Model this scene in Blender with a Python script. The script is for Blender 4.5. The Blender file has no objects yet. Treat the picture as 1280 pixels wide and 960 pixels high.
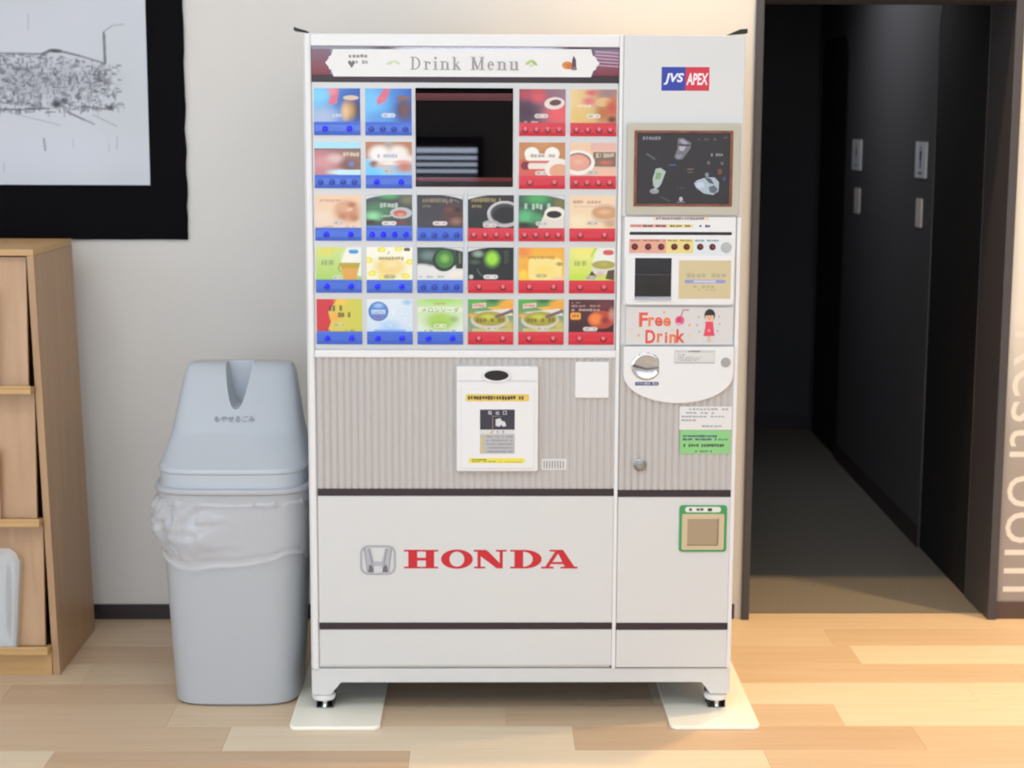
import bpy, bmesh, math, random
import numpy as np
from mathutils import Vector, Matrix, noise
random.seed(7)
PI = math.pi
S = bpy.context.scene
COL = S.collection

# ------------------------------------------------------------------ camera
# world: X along the wall, Y into the wall, Z up; the vending machine's front is the plane Y = 0
cam_d = bpy.data.cameras.new('camera'); cam = bpy.data.objects.new('camera', cam_d); COL.objects.link(cam)
F_PX, PITCH, YAW, ROLL = 2139.16, 0.1522, 0.0161, 0.0042
cam_d.sensor_fit = 'HORIZONTAL'; cam_d.sensor_width = 36.0; cam_d.lens = 36.0 * F_PX / 1280.0
cam_d.clip_start = 0.05; cam_d.clip_end = 60
fw = Vector((math.sin(YAW)*math.cos(PITCH), math.cos(YAW)*math.cos(PITCH), -math.sin(PITCH)))
rt = Vector((math.cos(YAW), -math.sin(YAW), 0)); up = rt.cross(fw)
r2 = rt*math.cos(ROLL) + up*math.sin(ROLL); u2 = up*math.cos(ROLL) - rt*math.sin(ROLL)
M = Matrix((r2, u2, -fw)).transposed().to_4x4(); M.translation = Vector((0.4708, -4.4962, 1.6069))
cam.matrix_world = M
S.camera = cam
cam_d.dof.use_dof = True; cam_d.dof.focus_distance = 3.2; cam_d.dof.aperture_fstop = 6.5      # the phone focused a little short: everything is slightly soft

# ------------------------------------------------------------------ world, lights, exposure
S.view_settings.view_transform = 'Standard'; S.view_settings.look = 'None'
S.view_settings.gamma = 1.0; S.view_settings.exposure = -1.5; S.view_settings.use_curve_mapping = False
S.cycles.transparent_max_bounces = 24
W = bpy.data.worlds.new('world'); S.world = W; W.use_nodes = True
W.node_tree.nodes['Background'].inputs[0].default_value = (0.9, 0.95, 1.0, 1)
W.node_tree.nodes['Background'].inputs[1].default_value = 0.05

def light(name, kind, loc, rot, power, color, size=None, size_y=None, **kw):
    d = bpy.data.lights.new(name, kind); d.energy = power; d.color = color
    if kind == 'AREA':
        d.shape = 'RECTANGLE'; d.size = size; d.size_y = size_y or size
    for k, v in kw.items(): setattr(d, k, v)
    o = bpy.data.objects.new(name, d); COL.objects.link(o)
    o.location = loc; o.rotation_euler = rot
    return o
DAY = (0.68, 0.83, 1.0); NEUTRAL = (0.88, 0.95, 1.0); WARM = (1.0, 0.66, 0.30)
# daylight through the windows of the left wall and of the wall behind the camera
light('daylight_left', 'AREA', (-3.05, -3.1, 1.55), (0, -PI/2, 0), 56, DAY, 1.5, 4.2)
light('daylight_rear', 'AREA', (-1.45, -6.38, 1.65), (PI/2, 0, 0), 200, DAY, 2.5, 1.5)
light('daylight_rear_right', 'AREA', (2.2, -6.38, 1.5), (PI/2, 0, 0), 55, DAY, 2.2, 1.4)
# ceiling panels of the lobby
for lx in (-1.5, 0.6, 2.7):
    for ly in (-4.9, -2.6):
        light('ceiling_panel_light', 'AREA', (lx, ly, 3.82), (0, 0, 0), 56, NEUTRAL, 1.2, 0.6)
# warm downlights close to the wall: one over the passage, one over the lettered wall
for lx, pw in ((1.48, 700), (2.65, 980)):
    light('downlight_lamp', 'SPOT', (lx, 0.40, 3.86), (0, 0, 0), pw, WARM, spot_size=1.35, spot_blend=1.0, shadow_soft_size=0.04)

# added spot, out of view in the passage ceiling, to brighten the signs
light('added_passage_lamp', 'SPOT', (1.46, 2.65, 2.33), (0, math.radians(-58), 0), 80, (0.95, 0.97, 1.0), spot_size=2.3, spot_blend=1.0, shadow_soft_size=0.05)

# ------------------------------------------------------------------ colour and material helpers
def lin(h):
    if not isinstance(h, str): return (h[0], h[1], h[2], 1.0)
    h = h.lstrip('#'); o = []
    for i in (0, 2, 4):
        c = int(h[i:i+2], 16)/255
        o.append(c/12.92 if c <= 0.04045 else ((c+0.055)/1.055)**2.4)
    return (o[0], o[1], o[2], 1.0)
MATS = {}
def mat(name, col, rough=0.5, metal=0.0, spec=0.5, bump=0.0, bscale=200, coat=0.0, vary=0.0, vscale=6, emit=None, estr=0.0):
    if name in MATS: return MATS[name]
    m = bpy.data.materials.new(name); m.use_nodes = True; nt = m.node_tree; b = nt.nodes['Principled BSDF']
    c = lin(col)
    b.inputs['Base Color'].default_value = c; b.inputs['Roughness'].default_value = rough
    b.inputs['Metallic'].default_value = metal; b.inputs['Specular IOR Level'].default_value = spec
    b.inputs['Coat Weight'].default_value = coat; b.inputs['Coat Roughness'].default_value = 0.05
    if emit: b.inputs['Emission Color'].default_value = lin(emit); b.inputs['Emission Strength'].default_value = estr
    if bump or vary:
        tc = nt.nodes.new('ShaderNodeNewGeometry')
        n = nt.nodes.new('ShaderNodeTexNoise'); n.inputs['Detail'].default_value = 3
        nt.links.new(tc.outputs['Position'], n.inputs['Vector'])
        if bump:
            n.inputs['Scale'].default_value = bscale
            bp = nt.nodes.new('ShaderNodeBump'); bp.inputs['Strength'].default_value = bump; bp.inputs['Distance'].default_value = 0.002
            nt.links.new(n.outputs['Fac'], bp.inputs['Height']); nt.links.new(bp.outputs['Normal'], b.inputs['Normal'])
        if vary:
            n2 = nt.nodes.new('ShaderNodeTexNoise'); n2.inputs['Scale'].default_value = vscale; n2.inputs['Detail'].default_value = 4
            nt.links.new(tc.outputs['Position'], n2.inputs['Vector'])
            mx = nt.nodes.new('ShaderNodeMix'); mx.data_type = 'RGBA'
            mx.inputs[6].default_value = tuple(x*(1-vary) for x in c[:3]) + (1,)
            mx.inputs[7].default_value = tuple(min(1, x*(1+vary)) for x in c[:3]) + (1,)
            nt.links.new(n2.outputs['Fac'], mx.inputs[0]); nt.links.new(mx.outputs[2], b.inputs['Base Color'])
    MATS[name] = m
    return m

def wood(name, dark, light_, scale=(1.5, 26, 26), rough=0.5, bump=0.05):
    """streaky wood whose grain runs along X of the given scale"""
    if name in MATS: return MATS[name]
    m = bpy.data.materials.new(name); m.use_nodes = True; nt = m.node_tree; b = nt.nodes['Principled BSDF']
    g = nt.nodes.new('ShaderNodeNewGeometry'); mp = nt.nodes.new('ShaderNodeMapping')
    oi = nt.nodes.new('ShaderNodeObjectInfo'); cb = nt.nodes.new('ShaderNodeCombineXYZ')
    ml = nt.nodes.new('ShaderNodeMath'); ml.operation = 'MULTIPLY'; ml.inputs[1].default_value = 17.0
    nt.links.new(oi.outputs['Random'], ml.inputs[0])
    for i in range(3): nt.links.new(ml.outputs[0], cb.inputs[i])
    nt.links.new(cb.outputs[0], mp.inputs['Location'])
    mp.inputs['Scale'].default_value = scale
    nt.links.new(g.outputs['Position'], mp.inputs['Vector'])
    n = nt.nodes.new('ShaderNodeTexNoise'); n.inputs['Scale'].default_value = 1.6; n.inputs['Detail'].default_value = 5; n.inputs['Distortion'].default_value = 0.4
    nt.links.new(mp.outputs[0], n.inputs['Vector'])
    r = nt.nodes.new('ShaderNodeValToRGB')
    r.color_ramp.elements[0].position = 0.3; r.color_ramp.elements[0].color = lin(dark)
    r.color_ramp.elements[1].position = 0.7; r.color_ramp.elements[1].color = lin(light_)
    nt.links.new(n.outputs['Fac'], r.inputs[0]); nt.links.new(r.outputs[0], b.inputs['Base Color'])
    b.inputs['Roughness'].default_value = rough
    bp = nt.nodes.new('ShaderNodeBump'); bp.inputs['Strength'].default_value = bump; bp.inputs['Distance'].default_value = 0.001
    nt.links.new(n.outputs['Fac'], bp.inputs['Height']); nt.links.new(bp.outputs['Normal'], b.inputs['Normal'])
    MATS[name] = m
    return m

def print_mat(name, soft, rough=0.4, coat=0.0):
    if name in MATS: return MATS[name]
    m = bpy.data.materials.new(name); m.use_nodes = True; nt = m.node_tree; b = nt.nodes['Principled BSDF']
    a = nt.nodes.new('ShaderNodeAttribute'); a.attribute_name = 'ink'
    nt.links.new(a.outputs['Color'], b.inputs['Base Color'])
    if soft: nt.links.new(a.outputs['Alpha'], b.inputs['Alpha'])
    b.inputs['Roughness'].default_value = rough; b.inputs['Coat Weight'].default_value = coat
    MATS[name] = m
    return m

WHITE = mat('white_painted_steel', '#D6D6D4', 0.38, bump=0.015, bscale=420)
WHITE2 = mat('white_plastic', '#E6E5E4', 0.35, bump=0.01, bscale=300)
PANELGREY = mat('pale_grey_acrylic', '#CCCCCB', 0.3, bump=0.005)
DARKLINE = mat('dark_brown_band', '#2E1F24', 0.45, bump=0.02)
BLACK = mat('black_plastic', '#141416', 0.5, bump=0.02)
CHROME = mat('chrome', '#C9C9CC', 0.16, 1.0, bump=0.01, bscale=60)
STEEL = mat('brushed_steel', '#9A9C9C', 0.35, 1.0, bump=0.03, bscale=120)
INK = print_mat('printed_ink', False); INKSOFT = print_mat('printed_ink_soft', True)

# ------------------------------------------------------------------ mesh helpers
class MB:
    def __init__(s): s.v = []; s.f = []
    def add(s, vs, fs):
        o = len(s.v); s.v += [tuple(p) for p in vs]; s.f += [tuple(i+o for i in f) for f in fs]; return s
    def box(s, x0, x1, y0, y1, z0, z1):
        return s.add([(x0,y0,z0),(x1,y0,z0),(x1,y1,z0),(x0,y1,z0),(x0,y0,z1),(x1,y0,z1),(x1,y1,z1),(x0,y1,z1)],
                     [(3,2,1,0),(4,5,6,7),(0,1,5,4),(1,2,6,5),(2,3,7,6),(3,0,4,7)])
    def prism(s, pts, fn, a, b):
        """extrude the 2D polygon pts from a to b; fn(p, q, t) -> xyz"""
        n = len(pts)
        vs = [fn(p, q, a) for p, q in pts] + [fn(p, q, b) for p, q in pts]
        return s.add(vs, [tuple(range(n))[::-1], tuple(range(n, 2*n))] + [(i, (i+1) % n, n+(i+1) % n, n+i) for i in range(n)])
    def front(s, pts, ya, yb):          # polygon in XZ, thickness along Y
        return s.prism(pts, lambda x, z, t: (x, t, z), ya, yb)
    def loft(s, rings, cap0=True, cap1=True):
        n = len(rings[0]); vs = [p for r in rings for p in r]; fs = []
        for k in range(len(rings)-1):
            for i in range(n):
                j = (i+1) % n; fs.append((k*n+i, k*n+j, (k+1)*n+j, (k+1)*n+i))
        if cap0: fs.append(tuple(range(n))[::-1])
        if cap1: fs.append(tuple(range((len(rings)-1)*n, len(rings)*n)))
        return s.add(vs, fs)
    def lathe(s, prof, c, axis='Z', n=28, sx=1.0, sy=1.0):
        """prof: (radius, height) list; solid of revolution around the axis through c"""
        rings = []
        for r, h in prof:
            ring = []
            for i in range(n):
                a = 2*PI*i/n; p, q = r*math.cos(a)*sx, r*math.sin(a)*sy
                ring.append({'Z': (c[0]+p, c[1]+q, c[2]+h), 'Y': (c[0]+p, c[1]+h, c[2]-q), 'X': (c[0]+h, c[1]+p, c[2]+q)}[axis])
            rings.append(ring)
        return s.loft(rings)
    def mesh(s, name):
        me = bpy.data.meshes.new(name); me.from_pydata(s.v, [], s.f); me.update()
        bm = bmesh.new(); bm.from_mesh(me); bmesh.ops.recalc_face_normals(bm, faces=bm.faces); bm.to_mesh(me); bm.free()
        return me
    def build(s, name, m, parent=None, bevel=0.0, seg=2, smooth=False):
        me = s.mesh(name); me.materials.append(m)
        return link(name, me, parent, bevel, seg, smooth)

def link(name, me, parent=None, bevel=0.0, seg=2, smooth=False, loc=None):
    o = bpy.data.objects.new(name, me); COL.objects.link(o)
    if smooth: me.shade_smooth()
    if bevel:
        b = o.modifiers.new('edge', 'BEVEL'); b.width = bevel; b.segments = seg; b.limit_method = 'ANGLE'; b.angle_limit = 0.6
    if loc: o.location = loc
    if parent: adopt(o, parent)
    return o
def adopt(o, parent):
    o.parent = parent
    w = Vector(parent.location); p = parent.parent
    if p: w = Vector((0, 0, 0)) + (Vector(parent.location) if parent.type != 'EMPTY' else w)
    o.matrix_parent_inverse = Matrix.Translation(-w)
def thing(name, loc, label, cat, group=None):
    o = bpy.data.objects.new(name, None); COL.objects.link(o); o.location = loc; o.empty_display_size = 0.1
    return tag(o, label, cat, group)
def tag(o, label, cat, group=None):
    o['label'] = label; o['category'] = cat
    if group: o['group'] = group
    return o
def struct(o, label=None):
    o['kind'] = 'structure'
    if label: o['label'] = label
    return o

def rr(x0, z0, x1, z1, r, n=5):
    """rounded rectangle outline, counter-clockwise"""
    if not isinstance(r, (list, tuple)): r = (r,)*4       # bl, br, tr, tl
    out = []
    for (cx, cz, a0, q) in ((x0, z0, PI, r[0]), (x1, z0, 1.5*PI, r[1]), (x1, z1, 0, r[2]), (x0, z1, .5*PI, r[3])):
        if q <= 0: out.append((cx, cz)); continue
        ox = cx + (q if cx == x0 else -q); oz = cz + (q if cz == z0 else -q)
        for i in range(n+1):
            a = a0 + i/n*PI/2; out.append((ox+q*math.cos(a), oz+q*math.sin(a)))
    return out
def ell(cx, cz, rx, rz, n=28, rot=0, a0=0, a1=2*PI):
    out = []
    full = abs(a1-a0-2*PI) < 1e-6
    for i in range(n if full else n+1):
        a = a0 + (a1-a0)*i/n
        x, z = rx*math.cos(a), rz*math.sin(a)
        out.append((cx + x*math.cos(rot)-z*math.sin(rot), cz + x*math.sin(rot)+z*math.cos(rot)))
    return out
def clip(poly, x0, z0, x1, z1):
    def cut(ps, inside, inter):
        o = []
        for i in range(len(ps)):
            a, b = ps[i-1], ps[i]
            if inside(b):
                if not inside(a): o.append(inter(a, b))
                o.append(b)
            elif inside(a): o.append(inter(a, b))
        return o
    def ix(v): return lambda a, b: (v, a[1]+(b[1]-a[1])*(v-a[0])/(b[0]-a[0]))
    def iz(v): return lambda a, b: (a[0]+(b[0]-a[0])*(v-a[1])/(b[1]-a[1]), v)
    for ins, it in ((lambda p: p[0] >= x0, ix(x0)), (lambda p: p[0] <= x1, ix(x1)), (lambda p: p[1] >= z0, iz(z0)), (lambda p: p[1] <= z1, iz(z1))):
        if poly: poly = cut(poly, ins, it)
    return poly

TEXTS = {}
def text_mesh(s, offset=0.0, shear=0.0, spacing=1.0):
    k = (s, offset, shear, spacing)
    if k in TEXTS: return TEXTS[k]
    c = bpy.data.curves.new('lettering', 'FONT'); c.body = s; c.size = 1.0; c.offset = offset; c.shear = shear; c.space_character = spacing
    c.resolution_u = 3; c.fill_mode = 'FRONT'
    o = bpy.data.objects.new('lettering', c); me = o.to_mesh()
    vs = [(v.co.x, v.co.y) for v in me.vertices]; fs = [tuple(p.vertices) for p in me.polygons]
    o.to_mesh_clear(); bpy.data.objects.remove(o); bpy.data.curves.remove(c)
    TEXTS[k] = (vs, fs)
    return TEXTS[k]

class Print:
    """flat print: coloured polygons on a plane O + u*U + v*V, each layer a hair above the one before"""
    def __init__(s, O, U, V, N, step=4e-5, lift=2e-4):
        s.O, s.U, s.V, s.N = Vector(O), Vector(U), Vector(V), Vector(N)
        s.k = lift; s.step = step; s.vs = []; s.fs = []; s.cs = []; s.ms = []; s.win = None
    def pt(s, u, v): return s.O + s.U*u + s.V*v + s.N*s.k
    def face(s, pts, cols, soft=0):
        o = len(s.vs); s.vs += [tuple(s.pt(*p)) for p in pts]; s.fs.append(tuple(range(o, o+len(pts)))); s.cs.append(cols); s.ms.append(soft)
    def poly(s, pts, col):
        if s.win: pts = clip(pts, *s.win)
        if len(pts) > 2:
            s.face(pts, [lin(col)]*len(pts)); s.k += s.step
        return s
    def rect(s, u0, v0, u1, v1, col): return s.poly([(u0, v0), (u1, v0), (u1, v1), (u0, v1)], col)
    def grad(s, u0, v0, u1, v1, bottom, top, n=1):
        s.face([(u0, v0), (u1, v0), (u1, v1), (u0, v1)], [lin(bottom)]*2+[lin(top)]*2); s.k += s.step; return s
    def gradh(s, u0, v0, u1, v1, left, right):
        s.face([(u0, v0), (u1, v0), (u1, v1), (u0, v1)], [lin(left), lin(right), lin(right), lin(left)]); s.k += s.step; return s
    def oval(s, cu, cv, ru, rv, col, rot=0, a0=0, a1=2*PI, n=22): return s.poly(ell(cu, cv, ru, rv, n, rot, a0, a1), col)
    def ring(s, cu, cv, ru, rv, th, col, rot=0, a0=0, a1=2*PI, n=24, thv=None):
        thv = th if thv is None else thv
        A = ell(cu, cv, ru, rv, n, rot, a0, a1); B = ell(cu, cv, ru-th, rv-thv, n, rot, a0, a1)
        m = len(A); full = abs(a1-a0-2*PI) < 1e-6
        for i in range(m if full else m-1):
            j = (i+1) % m; q = [A[i], A[j], B[j], B[i]]
            if s.win: q = clip(q, *s.win)
            if len(q) > 2: s.face(q, [lin(col)]*len(q))
        s.k += s.step; return s
    def soft(s, cu, cv, ru, rv, col, alpha=1.0, rot=0, n=18, core=0.45):
        """oval with a soft edge"""
        c = lin(col)[:3]
        def cl(p):
            if s.win: return (min(max(p[0], s.win[0]), s.win[2]), min(max(p[1], s.win[1]), s.win[3]))
            return p
        A = [cl(p) for p in ell(cu, cv, ru, rv, n, rot)]; B = [cl(p) for p in ell(cu, cv, ru*core, rv*core, n, rot)]
        s.face(B, [c+(alpha,)]*n, 1)
        for i in range(n):
            j = (i+1) % n; s.face([A[i], A[j], B[j], B[i]], [c+(0,), c+(0,), c+(alpha,), c+(alpha,)], 1)
        s.k += s.step; return s
    def line(s, pts, w, col):
        for (a, b), (c, d) in zip(pts, pts[1:]):
            l = math.hypot(c-a, d-b) or 1e-9; nx, nz = -(d-b)/l*w/2, (c-a)/l*w/2
            q = [(a+nx, b+nz), (a-nx, b-nz), (c-nx, d-nz), (c+nx, d+nz)]
            if s.win: q = clip(q, *s.win)
            if len(q) > 2: s.face(q, [lin(col)]*len(q))
        s.k += s.step; return s
    def text(s, body, u, v, size, col, align='c', wide=None, rot=0, **kw):
        """size = cap height box; wide = total width to squeeze or stretch to"""
        vs, fs = text_mesh(body, **kw)
        if not vs: return s
        x0, x1 = min(p[0] for p in vs), max(p[0] for p in vs); z0, z1 = min(p[1] for p in vs), max(p[1] for p in vs)
        sv = size/(z1-z0); su = (wide/(x1-x0)) if wide else sv
        du = {'c': (x0+x1)/2, 'l': x0, 'r': x1}[align]; dv = (z0+z1)/2
        cr, sr = math.cos(rot), math.sin(rot); o = len(s.vs)
        for p in vs:
            a, b = (p[0]-du)*su, (p[1]-dv)*sv
            s.vs.append(tuple(s.pt(u+a*cr-b*sr, v+a*sr+b*cr)))
        for f in fs: s.fs.append(tuple(i+o for i in f)); s.cs.append([lin(col)]*len(f)); s.ms.append(0)
        s.k += s.step; return s
    def smudge(s, u0, u1, v, h, col, n=7, seed=1):
        """a line of print too small to read: uneven dashes"""
        r = random.Random(seed); w = (u1-u0)/n
        for i in range(n):
            if r.random() < 0.12: continue
            a = u0+i*w; q = rr(a+w*.06, v-h*r.uniform(.32, .5), a+w*r.uniform(.7, .96), v+h*r.uniform(.32, .5), 0)
            if s.win: q = clip(q, *s.win)
            if len(q) > 2: s.face(q, [lin(col)]*len(q))
        s.k += s.step; return s
    def build(s, name, parent=None, m0=None):
        me = bpy.data.meshes.new(name); me.from_pydata(s.vs, [], s.fs)
        ca = me.color_attributes.new('ink', 'FLOAT_COLOR', 'CORNER'); i = 0
        flat = []
        for c in s.cs:
            for q in c: flat += list(q)
        ca.data.foreach_set('color', flat)
        me.polygons.foreach_set('material_index', s.ms)
        me.materials.append(m0 or INK); me.materials.append(INKSOFT); me.update()
        return link(name, me, parent)
class Canvas:
    """flat printed picture: a fine grid of coloured points painted shape by shape (same calls as Print)"""
    def __init__(s, O, U, V, N, nu, nv, base='#DDDCDA', u1=1.0, v1=1.0):
        s.O, s.U, s.V, s.N = Vector(O), Vector(U), Vector(V), Vector(N); s.nu, s.nv, s.u1, s.v1 = nu, nv, u1, v1
        s.c = np.empty((nv, nu, 3)); s.c[:] = lin(base)[:3]
        s.gu, s.gv = np.meshgrid(np.linspace(0, u1, nu), np.linspace(0, v1, nv)); s.du = u1/(nu-1); s.dv = v1/(nv-1); s.words = []; s.win = None
    def box(s, pts, pad=1):
        us = [p[0] for p in pts]; vs = [p[1] for p in pts]
        i0 = max(0, int(min(us)/s.du)-pad); i1 = min(s.nu, int(max(us)/s.du)+pad+2); j0 = max(0, int(min(vs)/s.dv)-pad); j1 = min(s.nv, int(max(vs)/s.dv)+pad+2)
        return (slice(j0, j1), slice(i0, i1)) if i1 > i0 and j1 > j0 else None
    def mix(s, sl, a, col): s.c[sl] = s.c[sl]*(1-a[..., None]) + np.array(lin(col)[:3])*a[..., None]
    def poly(s, pts, col, alpha=1.0):
        sl = s.box(pts)
        if sl is None: return s
        u, v = s.gu[sl], s.gv[sl]; acc = np.zeros(u.shape)
        for a in (-.33, 0, .33):
            for b in (-.33, 0, .33):
                x, y = u+a*s.du, v+b*s.dv; ins = np.zeros(u.shape, bool)
                for (x0, y0), (x1, y1) in zip(pts, pts[1:]+pts[:1]):
                    if y0 == y1: continue
                    ins ^= ((y0 > y) != (y1 > y)) & (x < (x1-x0)*(y-y0)/(y1-y0)+x0)
                acc += ins
        s.mix(sl, acc/9*alpha, col); return s
    def rect(s, u0, v0, u1, v1, col): return s.poly([(u0, v0), (u1, v0), (u1, v1), (u0, v1)], col)
    def _ramp(s, u0, v0, u1, v1, a, b, vert):
        sl = s.box([(u0, v0), (u1, v1)], 0); t = (s.gv[sl]-v0)/(v1-v0) if vert else (s.gu[sl]-u0)/(u1-u0); t = np.clip(t, 0, 1)[..., None]
        s.c[sl] = np.array(lin(a)[:3])*(1-t) + np.array(lin(b)[:3])*t; return s
    def grad(s, u0, v0, u1, v1, bottom, top): return s._ramp(u0, v0, u1, v1, bottom, top, True)
    def gradh(s, u0, v0, u1, v1, left, right): return s._ramp(u0, v0, u1, v1, left, right, False)
    def oval(s, cu, cv, ru, rv, col, rot=0, a0=0, a1=2*PI, n=26): return s.poly(ell(cu, cv, ru, rv, n, rot, a0, a1), col)
    def ring(s, cu, cv, ru, rv, th, col, rot=0, a0=0, a1=2*PI, n=24, thv=None):
        A = ell(cu, cv, ru, rv, n, rot, a0, a1); B = ell(cu, cv, ru-th, rv-(thv or th), n, rot, a0, a1)
        return s.poly(A+B[::-1], col)
    def soft(s, cu, cv, ru, rv, col, alpha=1.0, rot=0, n=18, core=0.2):
        k = 1.15; sl = s.box(ell(cu, cv, ru*k, rv*k, 24, rot))
        if sl is None: return s
        x, y = s.gu[sl]-cu, s.gv[sl]-cv; x, y = x*math.cos(rot)+y*math.sin(rot), y*math.cos(rot)-x*math.sin(rot)
        d = np.sqrt((x/ru/k)**2+(y/rv/k)**2); t = np.clip((1-d)/(1-core*.6), 0, 1); s.mix(sl, alpha*t*t*(3-2*t), col); return s
    def line(s, pts, w, col, alpha=1.0):
        for (a, b), (c, d) in zip(pts, pts[1:]):
            l = math.hypot(c-a, d-b) or 1e-9; nx, nz = -(d-b)/l*w/2, (c-a)/l*w/2
            s.poly([(a+nx, b+nz), (a-nx, b-nz), (c-nx, d-nz), (c+nx, d+nz)], col, alpha)
        return s
    def smudge(s, u0, u1, v, h, col, n=7, seed=1):
        r = random.Random(seed); w = (u1-u0)/n
        for i in range(n):
            if r.random() < .12: continue
            a = u0+i*w; s.poly(rr(a+w*.04, v-h*r.uniform(.3, .5), a+w*r.uniform(.7, .98), v+h*r.uniform(.3, .5), 0), col, .8)
        return s
    def text(s, *a, **k): s.words.append((a, k)); return s
    def build(s, name, parent=None, lift=6e-5):
        vs = [tuple(s.O+s.U*float(u)+s.V*float(v)+s.N*lift) for u, v in zip(s.gu.ravel(), s.gv.ravel())]
        nu = s.nu; fs = [(j*nu+i, j*nu+i+1, (j+1)*nu+i+1, (j+1)*nu+i) for j in range(s.nv-1) for i in range(nu-1)]
        me = bpy.data.meshes.new(name); me.from_pydata(vs, [], fs)
        ca = me.color_attributes.new('ink', 'FLOAT_COLOR', 'POINT')
        ca.data.foreach_set('color', np.concatenate([s.c.reshape(-1, 3), np.ones((s.nu*s.nv, 1))], 1).ravel().astype(np.float32))
        me.materials.append(INK); me.update(); o = link(name, me, parent)
        if s.words:
            P = Print(s.O, s.U, s.V, s.N, lift=lift+6e-5)
            for a, k in s.words: P.text(*a, **k)
            P.build('card_lettering', parent)
        return o
def front_print(y, **kw): return Print((0, y, 0), (1, 0, 0), (0, 0, 1), (0, -1, 0), **kw)

# ------------------------------------------------------------------ the room
WALL_Y = 0.92; OPEN_X0, OPEN_X1, OPEN_Z = 1.335, 2.118, 1.985
wallp = mat('cream_wallpaper', '#E4E0DA', 0.75, bump=0.12, bscale=260, vary=0.02, vscale=3)
charcoal = mat('charcoal_wallpaper', '#4A4A50', 0.8, bump=0.1, bscale=240)
ceilm = mat('white_ceiling', '#E8E6E2', 0.8, bump=0.05)
basem = mat('dark_brown_vinyl_baseboard', '#33272A', 0.5, bump=0.02)
framem = mat('dark_grey_metal_frame', '#48464A', 0.45, bump=0.02, bscale=150)
carpet = mat('dark_grey_carpet', '#7C766E', 0.95, bump=0.5, bscale=420, vary=0.16, vscale=70)

XL, XR, YR, ZC = -3.2, 4.2, -6.5, 3.9
# back wall of the picture with the opening of the passage
struct(MB().box(XL, 1.311, WALL_Y, WALL_Y+.12, 0, ZC).build('wall_back', wallp), 'cream wall behind the vending machine')
struct(MB().box(1.311, 2.146, WALL_Y, WALL_Y+.12, OPEN_Z+.024, ZC).build('wall_over_passage', wallp))
struct(MB().box(XL-.12, XL, YR, WALL_Y+.12, 0, ZC).build('wall_left', wallp))
struct(MB().box(XR, XR+.12, YR, WALL_Y+.12, 0, ZC).build('wall_right', wallp))
struct(MB().box(XL-.12, XR+.12, YR-.12, YR, 0, ZC).build('wall_rear', wallp))
struct(MB().box(XL-.12, XR+.12, YR-.12, WALL_Y+.12, ZC, ZC+.1).build('ceiling', ceilm))
# wall right of the passage: graphic print fading from cream to dark taupe at the foot, with lettering
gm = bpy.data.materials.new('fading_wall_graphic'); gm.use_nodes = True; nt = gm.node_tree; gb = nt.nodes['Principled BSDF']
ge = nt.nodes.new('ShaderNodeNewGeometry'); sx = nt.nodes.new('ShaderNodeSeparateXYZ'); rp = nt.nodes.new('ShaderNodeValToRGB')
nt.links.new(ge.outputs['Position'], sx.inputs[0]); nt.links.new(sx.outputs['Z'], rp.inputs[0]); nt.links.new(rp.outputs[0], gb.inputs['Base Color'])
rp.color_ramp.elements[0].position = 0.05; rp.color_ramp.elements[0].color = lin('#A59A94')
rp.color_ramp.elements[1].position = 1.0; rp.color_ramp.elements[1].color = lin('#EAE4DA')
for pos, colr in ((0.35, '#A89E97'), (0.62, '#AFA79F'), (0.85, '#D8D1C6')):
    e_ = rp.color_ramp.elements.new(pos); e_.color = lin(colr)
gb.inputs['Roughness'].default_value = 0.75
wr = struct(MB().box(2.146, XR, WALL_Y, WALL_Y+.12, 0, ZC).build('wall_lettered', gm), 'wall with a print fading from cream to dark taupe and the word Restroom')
P = Print((0, WALL_Y, 0), (1, 0, 0), (0, 0, 1), (0, -1, 0))
P.text('Restroom', 2.245, 0.52, 0.155, '#EDE6DA', wide=0.86, rot=-PI/2, offset=-0.004)
P.build('lettering', wr)
# baseboards
struct(MB().box(XL, 1.288, WALL_Y-.008, WALL_Y, 0, .05).build('baseboard_back', basem, bevel=.002))
struct(MB().box(2.146, XR, WALL_Y-.008, WALL_Y, 0, .058).build('baseboard_lettered', mat('brown_vinyl_baseboard', '#5A4740', .5, bump=.02), bevel=.002))
# dark metal frame of the opening
struct(MB().box(1.311, 1.335, WALL_Y-.02, 1.14, 0, OPEN_Z+.024).build('trim_1', framem, bevel=.003), 'dark grey metal post of the passage frame beside the vending machine')
struct(MB().box(2.118, 2.146, WALL_Y-.02, 1.17, 0, OPEN_Z+.024).build('trim_2', framem, bevel=.003), 'dark grey metal post of the passage frame beside the lettered wall')
struct(MB().box(1.335, 2.118, WALL_Y-.02, 1.14, OPEN_Z, OPEN_Z+.024).build('trim_3', framem, bevel=.003), 'dark grey metal head of the passage frame')

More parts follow.
